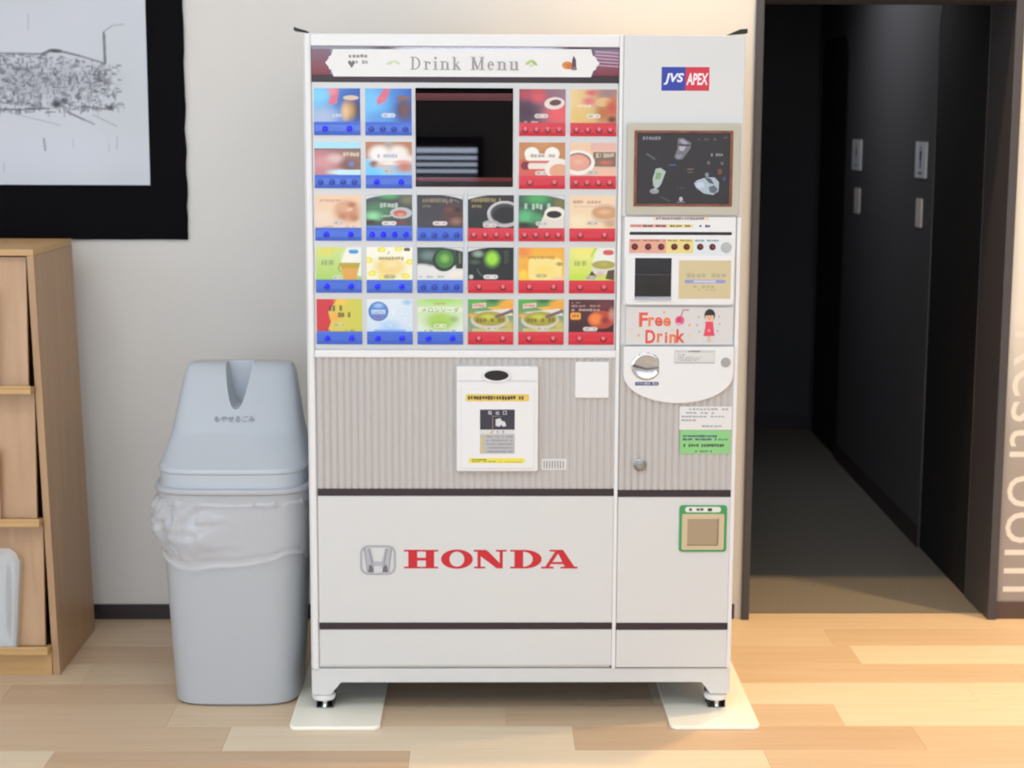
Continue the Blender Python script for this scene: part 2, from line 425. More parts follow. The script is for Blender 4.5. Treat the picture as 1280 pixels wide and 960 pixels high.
# passage behind the opening
def PX(y): return 2.118 + 0.0215*(y-1.17)           # its right wall runs slightly askew
def arch(y0, y1, z, r, left=True, right=True, n=6):
    o = [(y0, 0)]
    o += [(y0+r-r*math.cos(i/n*PI/2), z-r+r*math.sin(i/n*PI/2)) for i in range(n+1)]
    o += [(y1-r+r*math.sin(i/n*PI/2), z-r+r*math.cos(i/n*PI/2)) for i in range(n+1)]
    return o + [(y1, 0)]
prof = arch(1.175, 1.87, 2.06, .12) + arch(3.62, 4.36, 2.02, .14) + [(4.42, 0), (4.42, 2.4), (1.172, 2.4), (1.172, 0)]
b = MB(); b.prism(prof, lambda y, z, t: (PX(y)+t, y, z), 0, .004)
dkpanel = mat('black_panel', '#100F12', .7, bump=.05)  # flat near-black panels fill both doorways just behind the wall face
for n_, (y0, y1, zt) in enumerate(((1.175, 1.87, 2.08), (3.60, 4.38, 2.05))):
    struct(MB().prism([(y0, 0), (y1+.03, 0), (y1+.03, zt), (y0, zt)], lambda y, z, t: (PX(y)+t, y, z), .0045, .04).build('door_%d' % (n_+1), dkpanel), 'black panel filling a round-topped doorway in the passage wall')
struct(b.build('wall_passage_right', mat('grey_passage_wallpaper', '#58575B', .6, bump=.1, bscale=240)), 'charcoal passage wall with two round-topped doorways')
struct(MB().box(1.2, 2.4, 4.42, 4.54, 0, 2.4).build('wall_passage_end', charcoal))
struct(MB().box(1.2, 1.32, 1.14, 4.42, 0, 2.4).build('wall_passage_left', charcoal))
struct(MB().box(1.2, 2.4, 1.04, 4.54, 2.4, 2.5).build('ceiling_passage', charcoal))
b = MB()
for y0, y1 in ((1.87, 3.62),):
    b.prism([(0, 0), (.008, 0), (.008, .075), (0, .075)], lambda p, z, t: (PX(t)-p, t, z), y0, y1)
struct(b.build('baseboard_passage_right', basem))
struct(MB().box(1.32, 2.18, 4.412, 4.42, 0, .075).build('baseboard_passage_end', basem))
struct(MB().box(1.2, 2.4, 0.99, 4.54, -.02, 0.0).build('floor_carpet', carpet), 'dark grey carpet of the restroom passage')

# wooden floor: a slab, and the planks near the machine each as a piece of its own
plm = {'l': wood('pale_oak_plank', '#DFCBAE', '#E6D5BB'), 'm': wood('oak_plank', '#CDB292', '#D6BD9F'), 'd': wood('brown_oak_plank', '#C6A888', '#CFB395'),
       'n': wood('light_oak_plank', '#D4BA9A', '#DCC5A8')}
fb = MB().box(XL, XR, -1.158, .99, -.05, -.006).box(XL, XR, YR, -1.158, -.05, 0)
floor = struct(fb.build('floor', plm['m']), 'wood plank floor of the lobby')
PW, PL = 0.178, 0.914
pm = MB().box(.0002, PL-.0002, .0002, PW-.0002, -.006, 0).mesh('plank')
def bevelled(me, w):
    bm = bmesh.new(); bm.from_mesh(me); bmesh.ops.bevel(bm, geom=[e for e in bm.edges if all(v.co.z > -.001 for v in e.verts)], offset=w, segments=1, affect='EDGES'); bm.to_mesh(me); bm.free(); return me
bevelled(pm, .0005); pm.materials.append(plm['m'])
starts = {-2: .28, -1: -.207, 0: 1.445, 1: 1.86, 2: 2.05, 3: 1.605, 4: 1.56, 5: 1.2}
tones = {(-2, 0): 'l', (-2, -1): 'd', (-2, -2): 'l', (-1, 0): 'l', (-1, -1): 'm', (-1, 1): 'd', (0, 0): 'l', (0, -1): 'm', (0, -2): 'n', (1, 0): 'l', (3, 0): 'l',
         (3, -1): 'm', (4, -1): 'n', (4, 0): 'm', (2, -1): 'm', (2, 0): 'm', (-2, 1): 'm', (0, -3): 'm', (1, -3): 'd', (3, -3): 'd', (4, -3): 'n'}
rnd = random.Random(5); idx = 0
for k in range(-6, 6):
    y = -.09 + PW*k; s0 = starts.get(k, rnd.uniform(0, PL))
    for j in range(-8, 8):
        x = s0 + j*PL
        if x + PL < XL + .05 or x > XR - .05 or x < XL or x + PL > XR: continue
        t = tones.get((k, j)) or rnd.choice('mmnndl')
        o = bpy.data.objects.new('plank', pm); COL.objects.link(o); o.location = (x, y, 0); o.parent = floor
        o.material_slots[0].link = 'OBJECT'; o.material_slots[0].material = plm[t]

# windows with blinds behind the camera (seen only as reflections and as daylight)
pane = mat('daylight_pane', '#DCE8FF', .2, emit='#DCE8FF', estr=80.0)
slatm = mat('blind_slat', '#8C8C90', .5, bump=.02)
def window(n, x0, x1, z0, z1, pitch, label):
    w = struct(MB().box(x0, x1, YR-.0, YR+.006, z0, z1).build('window_%d' % n, pane))
    MB().box(x0-.04, x0, YR, YR+.05, z0-.04, z1+.04).box(x1, x1+.04, YR, YR+.05, z0-.04, z1+.04).box(x0, x1, YR, YR+.05, z0-.04, z0).box(x0, x1, YR, YR+.05, z1, z1+.04).build('window_frame', framem, w)
    bl = thing('window_blind', ((x0+x1)/2, YR+.03, z1), label, 'blind')
    me = MB().prism([(-.0, -.0), (.012, pitch*.5), (.013, pitch*.5), (.001, 0)], lambda y, z, t: (t, y, z), -(x1-x0)/2, (x1-x0)/2).mesh('slat'); me.materials.append(slatm)
    MB().box(x0, x1, YR+.015, YR+.045, z1-.03, z1).build('head_rail', slatm, bl, .003)
    i = 0
    while z1-.04-pitch*(i+1) > z0:
        link('slat', me, bl, loc=((x0+x1)/2, YR+.02, z1-.04-pitch*(i+1))); i += 1
window(1, -.1, .42, 1.26, 1.47, .042, 'grey slatted blind in the low window of the rear wall')
window(2, -.1, 0.95, 1.84, 2.12, .05, 'grey slatted blind in the high window of the rear wall')
winR = struct(MB().box(1.1, 3.3, YR, YR+.01, .8, 2.2).build('window_4', mat('rear_right_pane', '#DCE8FF', .2, emit='#DCE8FF', estr=.8)))
MB().box(1.05, 1.1, YR, YR+.05, .75, 2.25).box(3.3, 3.35, YR, YR+.05, .75, 2.25).box(1.1, 3.3, YR, YR+.05, .75, .8).box(1.1, 3.3, YR, YR+.05, 2.2, 2.25).build('window_frame', framem, winR)
winB = struct(MB().box(-2.7, -.2, YR, YR+.01, .9, 2.4).build('window_5', mat('rear_right_pane', '#DCE8FF')))
MB().box(-2.75, -2.7, YR, YR+.05, .85, 2.45).box(-.2, -.15, YR, YR+.05, .85, 2.45).box(-2.7, -.2, YR, YR+.05, .85, .9).box(-2.7, -.2, YR, YR+.05, 2.4, 2.45).build('window_frame', framem, winB)
winL = struct(MB().box(XL, XL+.01, -5.3, -.9, .75, 2.35).build('window_3', mat('left_pane', '#DCE8FF', .2, emit='#DCE8FF', estr=.8)))
MB().box(XL, XL+.05, -5.36, -5.3, .69, 2.41).box(XL, XL+.05, -.9, -.84, .69, 2.41).box(XL, XL+.05, -5.3, -.9, .69, .75).box(XL, XL+.05, -5.3, -.9, 2.35, 2.41).build('window_frame', framem, winL)
# ceiling fittings
diff = mat('lamp_diffuser', '#FFFFFF', .5, emit='#FFF6E8', estr=2.0)
for lx in (-1.5, .6, 2.7):
    for ly in (-4.9, -2.6):
        t = thing('ceiling_light', (lx, ly, ZC), 'rectangular white ceiling panel light in the lobby', 'ceiling light', 'lobby ceiling panels')
        MB().box(lx-.62, lx+.62, ly-.32, ly+.32, ZC-.05, ZC).build('housing', WHITE, t, .004)
        MB().box(lx-.6, lx+.6, ly-.3, ly+.3, ZC-.054, ZC-.05).build('diffuser', diff, t)
for lx, lb in ((1.48, 'round recessed downlight over the restroom passage'), (2.65, 'round recessed downlight over the lettered wall')):
    t = thing('downlight', (lx, .40, ZC), lb, 'downlight')
    rg = MB()
    n = 28
    A = [[(lx+r*math.cos(2*PI*i/n), .40+r*math.sin(2*PI*i/n), z) for i in range(n)] for r, z in ((.045, ZC), (.045, ZC-.012), (.065, ZC-.008), (.065, ZC))]
    rg.loft(A, False, False).build('trim_ring', WHITE, t)
    MB().lathe([(.044, -.004), (.044, 0)], (lx, .40, ZC)).build('lens', mat('warm_lens', '#FFE0B0', .4, emit='#FFC880', estr=4), t)

# restroom signs on the passage wall
t = thing('added_fill_spot', (1.46, 2.65, 2.4), 'small round spot added out of view on the passage ceiling to light the signs', 'spotlight')  # invented fitting for the added spot that lifts the signs
MB().lathe([(.04, -.06), (.045, -.055), (.045, 0)], (1.46, 2.65, 2.4)).build('housing', framem, t)
MB().lathe([(.035, -.062), (.035, -.06)], (1.46, 2.65, 2.4)).build('lens', mat('cool_lens', '#FFFFFF', .4, emit='#F4F8FF', estr=3), t)
def plate_on_passage(name, y0, y1, z0, z1, col, label, cat, group=None, r=.004):
    t = thing(name, (PX((y0+y1)/2), (y0+y1)/2, z0), label, cat, group)
    MB().prism(rr(y0, z0, y1, z1, r, 3), lambda y, z, q: (PX(y)-q, y, z), 0, .006).build('plate', mat(name+'_face', col, .4, bump=.01), t)
    return t
def sign_icon(t, yc, col, skirt):
    P = Print((PX(yc)-.006, yc, 0), (-.0215, -1, 0), (0, 0, 1), (-1, 0, 0))
    P.oval(0, 1.514, .008, .008, col)
    if skirt: P.poly([(-.010, 1.503), (.010, 1.503), (.022, 1.463), (-.022, 1.463)], col).rect(-.009, 1.44, -.002, 1.463, col).rect(.002, 1.44, .009, 1.463, col)
    else: P.poly([(-.017, 1.503), (.017, 1.503), (.015, 1.468), (-.015, 1.468)], col).rect(-.011, 1.437, -.002, 1.468, col).rect(.002, 1.437, .011, 1.468, col)
    P.smudge(-.03, .03, 1.418, .012, '#55606A', 4, 3)
    P.build('pictogram', t)
t = plate_on_passage('restroom_sign', 1.975, 2.15, 1.40, 1.537, '#E4EAF0', 'pale sign plate with a dark blue figure beside the doorway', 'sign'); sign_icon(t, 2.062, '#1B2A7A', False)
t = plate_on_passage('restroom_sign', 3.23, 3.43, 1.394, 1.533, '#DCE6EE', 'pale sign plate with a red figure beside the far doorway', 'sign'); sign_icon(t, 3.33, '#A8323E', True)
plate_on_passage('braille_plate', 2.02, 2.11, 1.212, 1.322, '#E6E0DA', 'plain narrow plate under the blue figure sign', 'plate', None, .01)
plate_on_passage('braille_plate', 3.23, 3.345, 1.2, 1.315, '#D6D8DE', 'plain narrow plate under the red figure sign', 'plate', None, .01)

# ------------------------------------------------------------------ the vending machine
VM = thing('vending_machine', (.572, .43, 0), 'tall white cup drink vending machine with rows of drink cards', 'vending machine')
MW, MH = 1.144, 1.83
MB().box(.006, MW-.006, .03, .86, .125, 1.815).build('cabinet', WHITE, VM, .004)
# left door: frame members, header, menu board
LD = MB().box(.002, .815, .004, .032, .133, 1.826).build('main_door', WHITE, VM, .004)
MB().prism([(.0, .03), (.0, .004), (.006, -.004), (.016, -.006), (.021, -.003), (.021, .03)], lambda x, y, t: (x, y, t), .133, 1.829).build('door_edge', WHITE2, LD, .001)
MB().box(.021, .818, -.005, .01, 1.797, 1.829).build('top_rail', WHITE2, LD, .003)
MB().box(.8175, .828, -.007, .02, .133, 1.829).build('door_divider', WHITE2, VM, .0025)
# hinge caps on top
for x0, x1 in ((-.022, .012), (1.098, 1.148)):
    MB().prism([(x0, 1.836), (x1, 1.831), (x1, 1.835), (x0, 1.845)] if x0 < 0 else [(x0, 1.831), (x1, 1.835), (x1, 1.846), (x1-.018, 1.845)], lambda x, z, t: (x, t, z), -.002, .05).build('hinge_cap', BLACK, VM, .001)

# header with the plaque
maroon = mat('maroon_acrylic', '#3A1519', .08, coat=.6)
HD = MB().box(.022, .8165, -.0025, .01, 1.706, 1.797).build('header_panel', maroon, VM, .001)
P = front_print(-.0025)
P.grad(.0225, 1.707, .816, 1.725, '#22090D', '#2E0D12').grad(.0225, 1.725, .072, 1.79, '#7E2430', '#7C6272').grad(.752, 1.725, .816, 1.79, '#7A1E28', '#8D6C86')  # purple gradients at both ends are a painted reflection
for i in range(5): P.line([(.755, 1.752+i*.0085), (.816, 1.748+i*.0085)], .0028, '#B9A3B6')  # reflected stripes painted on the right end
pl = [(.079, 1.720), (.744, 1.721), (.750, 1.737), (.757, 1.741), (.757, 1.745), (.766, 1.756), (.757, 1.767), (.757, 1.771), (.748, 1.776), (.744, 1.792), (.079, 1.789), (.074, 1.774), (.067, 1.770), (.067, 1.766), (.058, 1.755), (.067, 1.744), (.067, 1.740), (.074, 1.736)]
P.poly(pl, '#E6E4E2')
# small heart-shaped sprig and blurred kana at the left of the plaque, leaf marks, spice at the right
P.smudge(.118, .178, 1.772, .009, '#8B8886', 6, 2).smudge(.135, .178, 1.757, .010, '#A3A09E', 5, 4)
P.poly([(.116, 1.756), (.121, 1.762), (.126, 1.757), (.131, 1.762), (.135, 1.755), (.126, 1.741)], '#6E6664')
P.oval(.225, 1.755, .010, .004, '#C9D2AC', .4).oval(.243, 1.756, .009, .0035, '#C9D2AC', -.5)
P.oval(.583, 1.758, .010, .004, '#B7C77E', .6).oval(.597, 1.757, .010, .004, '#A9BC6E', -.7).oval(.590, 1.750, .006, .003, '#C7D29A', .1)
P.oval(.683, 1.751, .014, .010, '#D9832E').oval(.690, 1.749, .010, .008, '#C86A20').poly([(.694, 1.740), (.706, 1.740), (.705, 1.764), (.699, 1.776), (.695, 1.765)], '#5B3640').oval(.700, 1.742, .008, .004, '#8A6A70')
# "Drink Menu" drawn in thin serif letters
def serif(P, s, x, z, h, col, w, t, gap):
    """very small serif face: thick stems w, thin strokes t; x height = .66 h"""
    xh = .66*h
    def stem(a, z0, z1, top=True, bot=True, tl=True):
        P.rect(a-w/2, z0, a+w/2, z1, col)
        if bot: P.rect(a-w*1.3, z0, a+w*1.3, z0+t, col)
        if top: P.rect(a-w*1.3, z1-t, a+(w*1.3 if tl else w/2), z1, col)
    for ch in s:
        if ch == ' ': x += .55*h; continue
        if ch == 'D':
            stem(x+.2*h, z, z+h); P.ring(x+.3*h, z+.5*h, .5*h, .5*h, w, col, 0, -PI/2, PI/2, 14, t); x += .86*h
        elif ch == 'M':
            stem(x+.15*h, z, z+h); stem(x+.85*h, z, z+h); P.line([(x+.15*h, z+h), (x+.5*h, z+.05*h)], w, col).line([(x+.5*h, z+.05*h), (x+.85*h, z+h)], t*1.3, col); x += 1.02*h
        elif ch == 'r':
            stem(x+.15*h, z, z+xh, tl=False); P.ring(x+.3*h, z+.42*h, .15*h, .22*h, t*1.3, col, 0, .15*PI, PI, 8).oval(x+.42*h, z+.52*h, w*.6, w*.6, col); x += .52*h
        elif ch == 'i':
            stem(x+.14*h, z, z+xh, tl=False); P.oval(x+.14*h, z+.9*h, w*.7, w*.7, col); x += .3*h
        elif ch in 'nu':
            stem(x+.15*h, z, z+xh, tl=False, bot=ch == 'n'); stem(x+.55*h, z, z+(xh*.8 if ch == 'n' else xh), top=ch == 'u', tl=False)
            if ch == 'n': P.ring(x+.36*h, z+.44*h, .2*h+w/2, .22*h, t*1.4, col, 0, 0, PI, 10)
            else: P.ring(x+.35*h, z+.2*h, .2*h+w/2, .2*h, t*1.4, col, 0, PI, 2*PI, 10)
            x += .72*h
        elif ch == 'k':
            stem(x+.15*h, z, z+h, tl=False); P.line([(x+.18*h, z+.28*h), (x+.5*h, z+xh)], t*1.3, col).line([(x+.28*h, z+.38*h), (x+.56*h, z)], w, col).rect(x+.44*h, z, x+.66*h, z+t, col); x += .68*h
        elif ch == 'e':
            P.ring(x+.28*h, z+.33*h, .25*h, .34*h, w, col, 0, .0, 1.8*PI, 18, t).rect(x+.08*h, z+.36*h, x+.52*h, z+.36*h+t, col); x += .58*h
        x += gap
serif(P, 'Drink Menu', .277, 1.738, .033, '#9A948F', .0050, .0018, .0075)
P.build('header_print_reflection', HD)

# menu board
MBD = MB().box(.022, .8165, -.001, .01, 1.009, 1.706).build('menu_board', PANELGREY, VM, .001)
DISP = MB().box(.290, .543, -.004, .005, 1.438, 1.692).build('display_screen', mat('black_glass', '#050406', .012, spec=.16), VM, .0015)
P = front_print(-.004)
P.grad(.292, 1.660, .541, 1.678, '#4A1518', '#5C1C20'); P.build('screen_band', DISP, print_mat('screen_ink', False, .05, 0.0))
P = front_print(-.004); P.grad(.292, 1.452, .541, 1.462, '#571A1E', '#6A2428').rect(.292, 1.440, .541, 1.452, '#1C0C0F'); P.build('screen_band', DISP, print_mat('screen_ink', False, .05, 0.0))

# drink cards: picture art in card units (u 0-1 across, v 0-1 up the picture)
CW, CH, STRIP, PX0, PZ0, PIT, PITZ = .120, .120, .034, .027, 1.690, .133, .1367
blue_s = mat('blue_card_strip', '#3F66CC', .3, bump=.01); red_s = mat('red_card_strip', '#CE2A3A', .3, bump=.01)
blue_on = mat('blue_lit_button', '#0A10E0', .25, emit='#0508FF', estr=2.0); blue_off = mat('blue_dim_button', '#3450C0', .3, bump=.01)
red_b = mat('red_clear_button', '#E5707A', .2, bump=.01); dark_r = mat('button_ring_dark', '#7A1A26', .4, bump=.01); dark_b = mat('button_shadow_blue', '#24409C', .4, bump=.01)
cardm = mat('card_stock', '#DDDCDA', .4, bump=.01)
def pill(P, u, v, w=.3, c='#DAD6D0', t='#8C8884', seed=1):
    P.poly(rr(u-w/2, v-.065, u+w/2, v+.065, .06), c); P.smudge(u-w*.36, u+w*.36, v, .06, t, 5, seed)
ART = {}
def art(r, c):
    def d(f): ART[(r, c)] = f; return f
    return d
@art(0, 0)
def _(P):
    P.gradh(0, 0, 1, 1, '#6CB4E6', '#2E57B4'); P.soft(.1, .8, .5, .4, '#7CCBF2'); P.soft(.2, .15, .45, .4, '#A9B9D6'); P.soft(.75, .7, .45, .4, '#2B55B0', .8)
    P.poly([(.42, 1), (.55, 1), (.5, .55), (.3, .5), (.36, .75)], '#D66F86'); P.soft(.4, .9, .14, .14, '#E58A9A')
    P.soft(.85, .35, .25, .42, '#35241E'); P.soft(.75, .35, .2, .4, '#C79A62'); P.soft(.68, .3, .12, .34, '#DDB887'); P.smudge(.4, .6, .2, .12, '#C7CCD8', 3, 2); P.oval(.8, .72, .17, .07, '#D8C2A8')
@art(0, 1)
def _(P):
    P.gradh(0, 0, 1, 1, '#62B0E8', '#2F5CBC'); P.soft(.1, .6, .5, .6, '#74C2F2', .9); P.soft(.3, .1, .4, .3, '#5E94DA', .8)
    P.poly([(.4, 1), (.55, 1), (.45, .65), (.28, .5), (.25, .62)], '#D56A80'); P.soft(.35, .68, .14, .14, '#DC7488'); P.soft(.82, .35, .25, .45, '#4E3A44'); P.soft(.85, .4, .14, .36, '#6E4A48'); P.oval(.82, .72, .15, .07, '#7E6258')
    pill(P, .5, .2, .3, '#C9D3E0', '#8890A8'); 
@art(0, 4)
def _(P):
    P.gradh(0, 0, 1, 1, '#5A3648', '#97707E'); P.soft(.15, .3, .4, .5, '#42283A'); P.soft(.12, .85, .25, .25, '#B04050'); P.soft(.42, .78, .25, .28, '#D2545F'); P.soft(.4, .95, .2, .14, '#C24C50')
    P.soft(.85, .25, .4, .5, '#E4585E'); P.oval(.76, .58, .22, .18, '#E3D3CB', .2); P.oval(.78, .6, .13, .09, '#5A3C3C', .2); pill(P, .48, .2, .3, '#D2C8C4'); P.smudge(.1, .5, .02, .05, '#E8C4C0', 5, 4)
@art(0, 5)
def _(P):
    P.gradh(0, 0, 1, 1, '#E6C98E', '#B98A5C'); P.soft(.2, .2, .4, .4, '#DDBB6E', .9); P.soft(.8, .9, .4, .25, '#9A7A7A'); P.soft(.45, .9, .18, .12, '#D9616A'); P.soft(.4, .65, .2, .16, '#D8737A'); P.soft(.7, .3, .22, .4, '#B07038')
    P.oval(.72, .62, .18, .13, '#D9B27C', .2); P.soft(.9, .45, .2, .4, '#C4543C'); P.soft(.9, .1, .14, .14, '#6A2A24'); P.smudge(.15, .45, .5, .09, '#E9D7B8', 5, 3); pill(P, .5, .2, .3, '#DAD2C2')
@art(1, 0)
def _(P):
    P.rect(0, .78, 1, 1, '#A6DCEB'); P.gradh(0, 0, 1, .78, '#B87478', '#8A6A5A'); P.soft(.2, .35, .42, .4, '#CF9496'); P.soft(.1, .1, .25, .2, '#C5838E'); P.soft(.45, .5, .25, .2, '#D8B9B6'); P.soft(.75, .3, .25, .25, '#7A4F44'); P.soft(.8, .33, .1, .12, '#6E7AB8')
    P.smudge(.62, .98, .62, .14, '#D9CDB8', 5, 3); P.line([(0, .77), (1, .77)], .03, '#6A5A52'); P.rect(.5, 0, 1, .16, '#BFE6EE'); P.soft(.5, .08, .3, .12, '#CBE9F0')
@art(1, 1)
def _(P):
    P.grad(0, 0, 1, 1, '#7FC6EC', '#B8734E'); P.rect(0, .5, 1, 1, '#B97A58'); P.soft(.5, 1, .16, .3, '#A8A096'); P.rect(0, 0, 1, .5, '#86CCEE'); P.soft(.1, .1, .3, .25, '#6FC3F0')
    P.soft(.3, .62, .28, .32, '#F1ECE6', 1, core=.7); P.soft(.7, .62, .28, .32, '#EDE6DE', 1, core=.7); P.soft(.75, .45, .5, .2, '#EDE4E0', 1, core=.6); P.smudge(.25, .7, .58, .13, '#93A9C8', 7, 6); P.soft(.18, .34, .14, .14, '#8E4C3C'); P.soft(.4, .3, .25, .12, '#D8B294'); P.soft(.5, .35, .25, .07, '#F0E7DC'); P.soft(.85, .25, .3, .25, '#C07A62'); P.soft(.8, .4, .25, .06, '#D99A8A'); pill(P, .5, .12, .24, '#C4BEB8')
@art(1, 4)
def _(P):
    P.grad(0, 0, 1, 1, '#CC5048', '#B9784A'); P.rect(0, .5, 1, 1, '#BE8250'); P.soft(.5, .95, .3, .2, '#C98F5A'); P.rect(0, 0, 1, .42, '#D25A50')
    P.oval(.28, .66, .16, .2, '#EFEAE2'); P.oval(.72, .66, .16, .2, '#EFEAE2'); P.poly(rr(.14, .45, .86, .66, .08), '#EBE5DC'); P.smudge(.25, .8, .6, .1, '#8C8880', 7, 5)
    P.oval(.14, .3, .1, .13, '#7A2430'); P.poly(rr(.2, .2, .8, .38, .05), '#E4DACE'); P.oval(.86, .2, .3, .32, '#EBE3DA'); P.oval(.88, .14, .22, .22, '#DDA182'); pill(P, .48, .08, .26, '#D8CCC4')
@art(1, 5)
def _(P):
    P.grad(0, 0, 1, 1, '#DDB29C', '#E9C6A2'); P.rect(.5, .28, 1, .72, '#7E6656'); P.rect(.45, .76, 1, 1, '#E0AFA2'); P.smudge(.56, .97, .62, .14, '#C9BBA6', 5, 8); P.text('ココア', .77, .62, .12, '#D8CDB8', wide=.38); P.soft(.78, .4, .2, .1, '#C86A5A'); P.rect(.48, 0, 1, .2, '#E9B9A0')
    P.oval(.18, .4, .36, .38, '#EDE6DE'); P.oval(.18, .42, .28, .27, '#7E5A4C'); P.oval(.17, .4, .26, .25, '#DE9F8A'); P.soft(.18, .42, .15, .12, '#E6AE98'); pill(P, .5, .1, .24, '#C6BEB6')
@art(2, 0)
def _(P):
    P.grad(0, 0, 1, 1, '#E8CDB4', '#EBC9A8'); P.soft(.15, .3, .3, .3, '#EAD3BE'); P.smudge(.1, .56, .82, .1, '#C79A80', 7, 3)
    P.soft(.7, .5, .34, .4, '#C9906C', 1, core=.6); P.soft(.62, .6, .2, .2, '#D7A482'); P.soft(.8, .7, .12, .1, '#B07452'); P.soft(.85, .3, .14, .16, '#B87A58'); P.soft(.6, .35, .12, .12, '#BC8060'); P.oval(.75, .55, .08, .05, '#E0B898', .5); pill(P, .5, .15, .22, '#CFC6BA'); P.smudge(.15, .4, .03, .06, '#B9A592', 5, 2); P.smudge(.65, .9, .03, .06, '#B9A592', 5, 7)
@art(2, 1)
def _(P):
    P.grad(0, 0, 1, 1, '#4A4A46', '#47504A'); P.soft(.25, .5, .4, .35, '#4D7D58', 1, core=.5); P.soft(.15, .35, .25, .2, '#8FD49A'); P.soft(.5, .97, .3, .14, '#54A862'); P.soft(.9, .85, .2, .2, '#7A7458'); P.oval(.76, .45, .24, .17, '#B6BDBE'); P.oval(.74, .44, .15, .1, '#C4645A'); P.soft(.75, .4, .1, .05, '#D8AA6A')
    P.smudge(.3, .7, .68, .16, '#B9CDBE', 5, 3); P.smudge(.34, .55, .36, .05, '#C8D8CC', 4, 2); P.soft(.75, .16, .14, .12, '#7A3A40'); P.soft(.1, .18, .2, .1, '#3A2A2A'); pill(P, .5, .14, .32, '#D8D2CC'); P.rect(0, 0, 1, .06, '#5B7FD0')
@art(2, 2)
def _(P):
    P.grad(0, 0, 1, 1, '#3E3B40', '#36343A'); P.soft(.8, .4, .32, .42, '#55352C', 1, core=.5); P.soft(.85, .2, .18, .16, '#8E6656'); P.soft(.7, .55, .14, .12, '#6A4238'); P.soft(.88, .55, .1, .1, '#2A1A18'); P.smudge(.12, .78, .83, .14, '#8E8060', 11, 18); P.smudge(.12, .3, .66, .1, '#7A705A', 4, 3); pill(P, .5, .14, .32, '#D8CCC8')
    P.ring(.9, .5, .2, .4, .03, '#7A706E', .5, .2*PI, .7*PI)
@art(2, 3)
def _(P):
    P.grad(0, 0, 1, 1, '#1C1614', '#2B2624'); P.soft(.2, .25, .35, .25, '#141C16'); P.smudge(.07, .73, .85, .14, '#9A8A58', 11, 18); P.smudge(.08, .3, .66, .1, '#A08A50', 4, 3)
    P.oval(.8, .42, .38, .4, '#B9B7B8'); P.oval(.8, .44, .31, .31, '#3C3836'); P.oval(.82, .4, .27, .24, '#16100E'); P.ring(.8, .42, .38, .4, .02, '#D9D8D8', 0, 0, PI); P.oval(.5, .14, .18, .1, '#A9A7A8'); pill(P, .48, .08, .3, '#CFCBC8')
@art(2, 4)
def _(P):
    P.grad(0, 0, 1, 1, '#3A4A3C', '#41604A'); P.soft(.4, .9, .35, .25, '#4DA860'); P.soft(.15, .35, .3, .3, '#5CB87A'); P.soft(.4, .3, .2, .2, '#4B9A66'); P.soft(.9, .75, .2, .3, '#77703E'); P.smudge(.12, .7, .66, .2, '#B5D6BC', 7, 9); P.soft(.12, .1, .22, .12, '#33221E')
    P.poly([(.42, 0), (1, 0), (1, .55), (.9, .64), (.68, .64), (.58, .5)], '#DCD4C8'); P.oval(.78, .45, .22, .2, '#E8E2D6'); P.oval(.77, .42, .165, .11, '#241812'); pill(P, .5, .14, .26, '#CFCAC4')
@art(2, 5)
def _(P):
    P.grad(0, 0, 1, 1, '#EBD2A8', '#E9CDAE'); P.smudge(.07, .7, .8, .1, '#B98A74', 8, 20); P.smudge(.1, .6, .66, .04, '#C9A68E', 8, 3); P.soft(.2, .2, .3, .3, '#EFDCB8'); P.oval(.78, .46, .32, .3, '#D6BCA6'); P.oval(.78, .48, .28, .2, '#CE9A6C'); P.soft(.76, .5, .18, .1, '#DDB08A'); P.soft(.9, .15, .2, .2, '#C9A080'); pill(P, .5, .16, .26, '#CDC5B8')
@art(3, 0)
def _(P):
    P.grad(0, 0, 1, 1, '#A9CC5E', '#CBDC8C'); P.soft(.25, .88, .3, .18, '#D9D66A', 1, .3, core=.6); P.poly([(.68, 1), (1, 1), (1, .1), (.62, .3), (.55, .55)], '#E6EAE0'); P.soft(.75, .7, .22, .25, '#F1EEDC'); P.text('緑茶', .26, .52, .17, '#6E7E58', wide=.28); P.poly(rr(.72, .8, .93, .92, .05), '#3E9AD8')
    P.poly([(.53, .45), (.95, .45), (.88, 0), (.62, 0)], '#DDA04A'); P.poly([(.52, .52), (.97, .52), (.94, .36), (.55, .36)], '#B7A02E'); P.ring(.55, .36, .06, .13, .02, '#8A7A30', 0, .5*PI, 1.5*PI); pill(P, .47, .07, .22, '#CFD2BC')
@art(3, 1)
def _(P):
    P.grad(0, 0, 1, 1, '#F1ECC8', '#F3F0E0'); P.soft(.5, .4, .42, .36, '#EBCF7A', 1, core=.6); P.soft(.55, .45, .25, .2, '#F0DCA0')
    for a, b_ in ((.05, .6), (.12, .2), (.33, .92), (.7, .95), (.95, .55), (.85, .12), (.35, .08)): P.oval(a, b_, .09, .085, '#EADB3C'); P.oval(a, b_, .05, .05, '#F2EA7A')
    P.smudge(.2, .82, .66, .11, '#8E8450', 9, 14); P.soft(.55, .32, .2, .12, '#EFD08A'); P.poly(rr(.82, .88, .95, .98, .02), '#55504E'); pill(P, .5, .1, .28, '#C4B87A'); P.line([(.46, .78), (.5, .88)], .02, '#8A9A50')
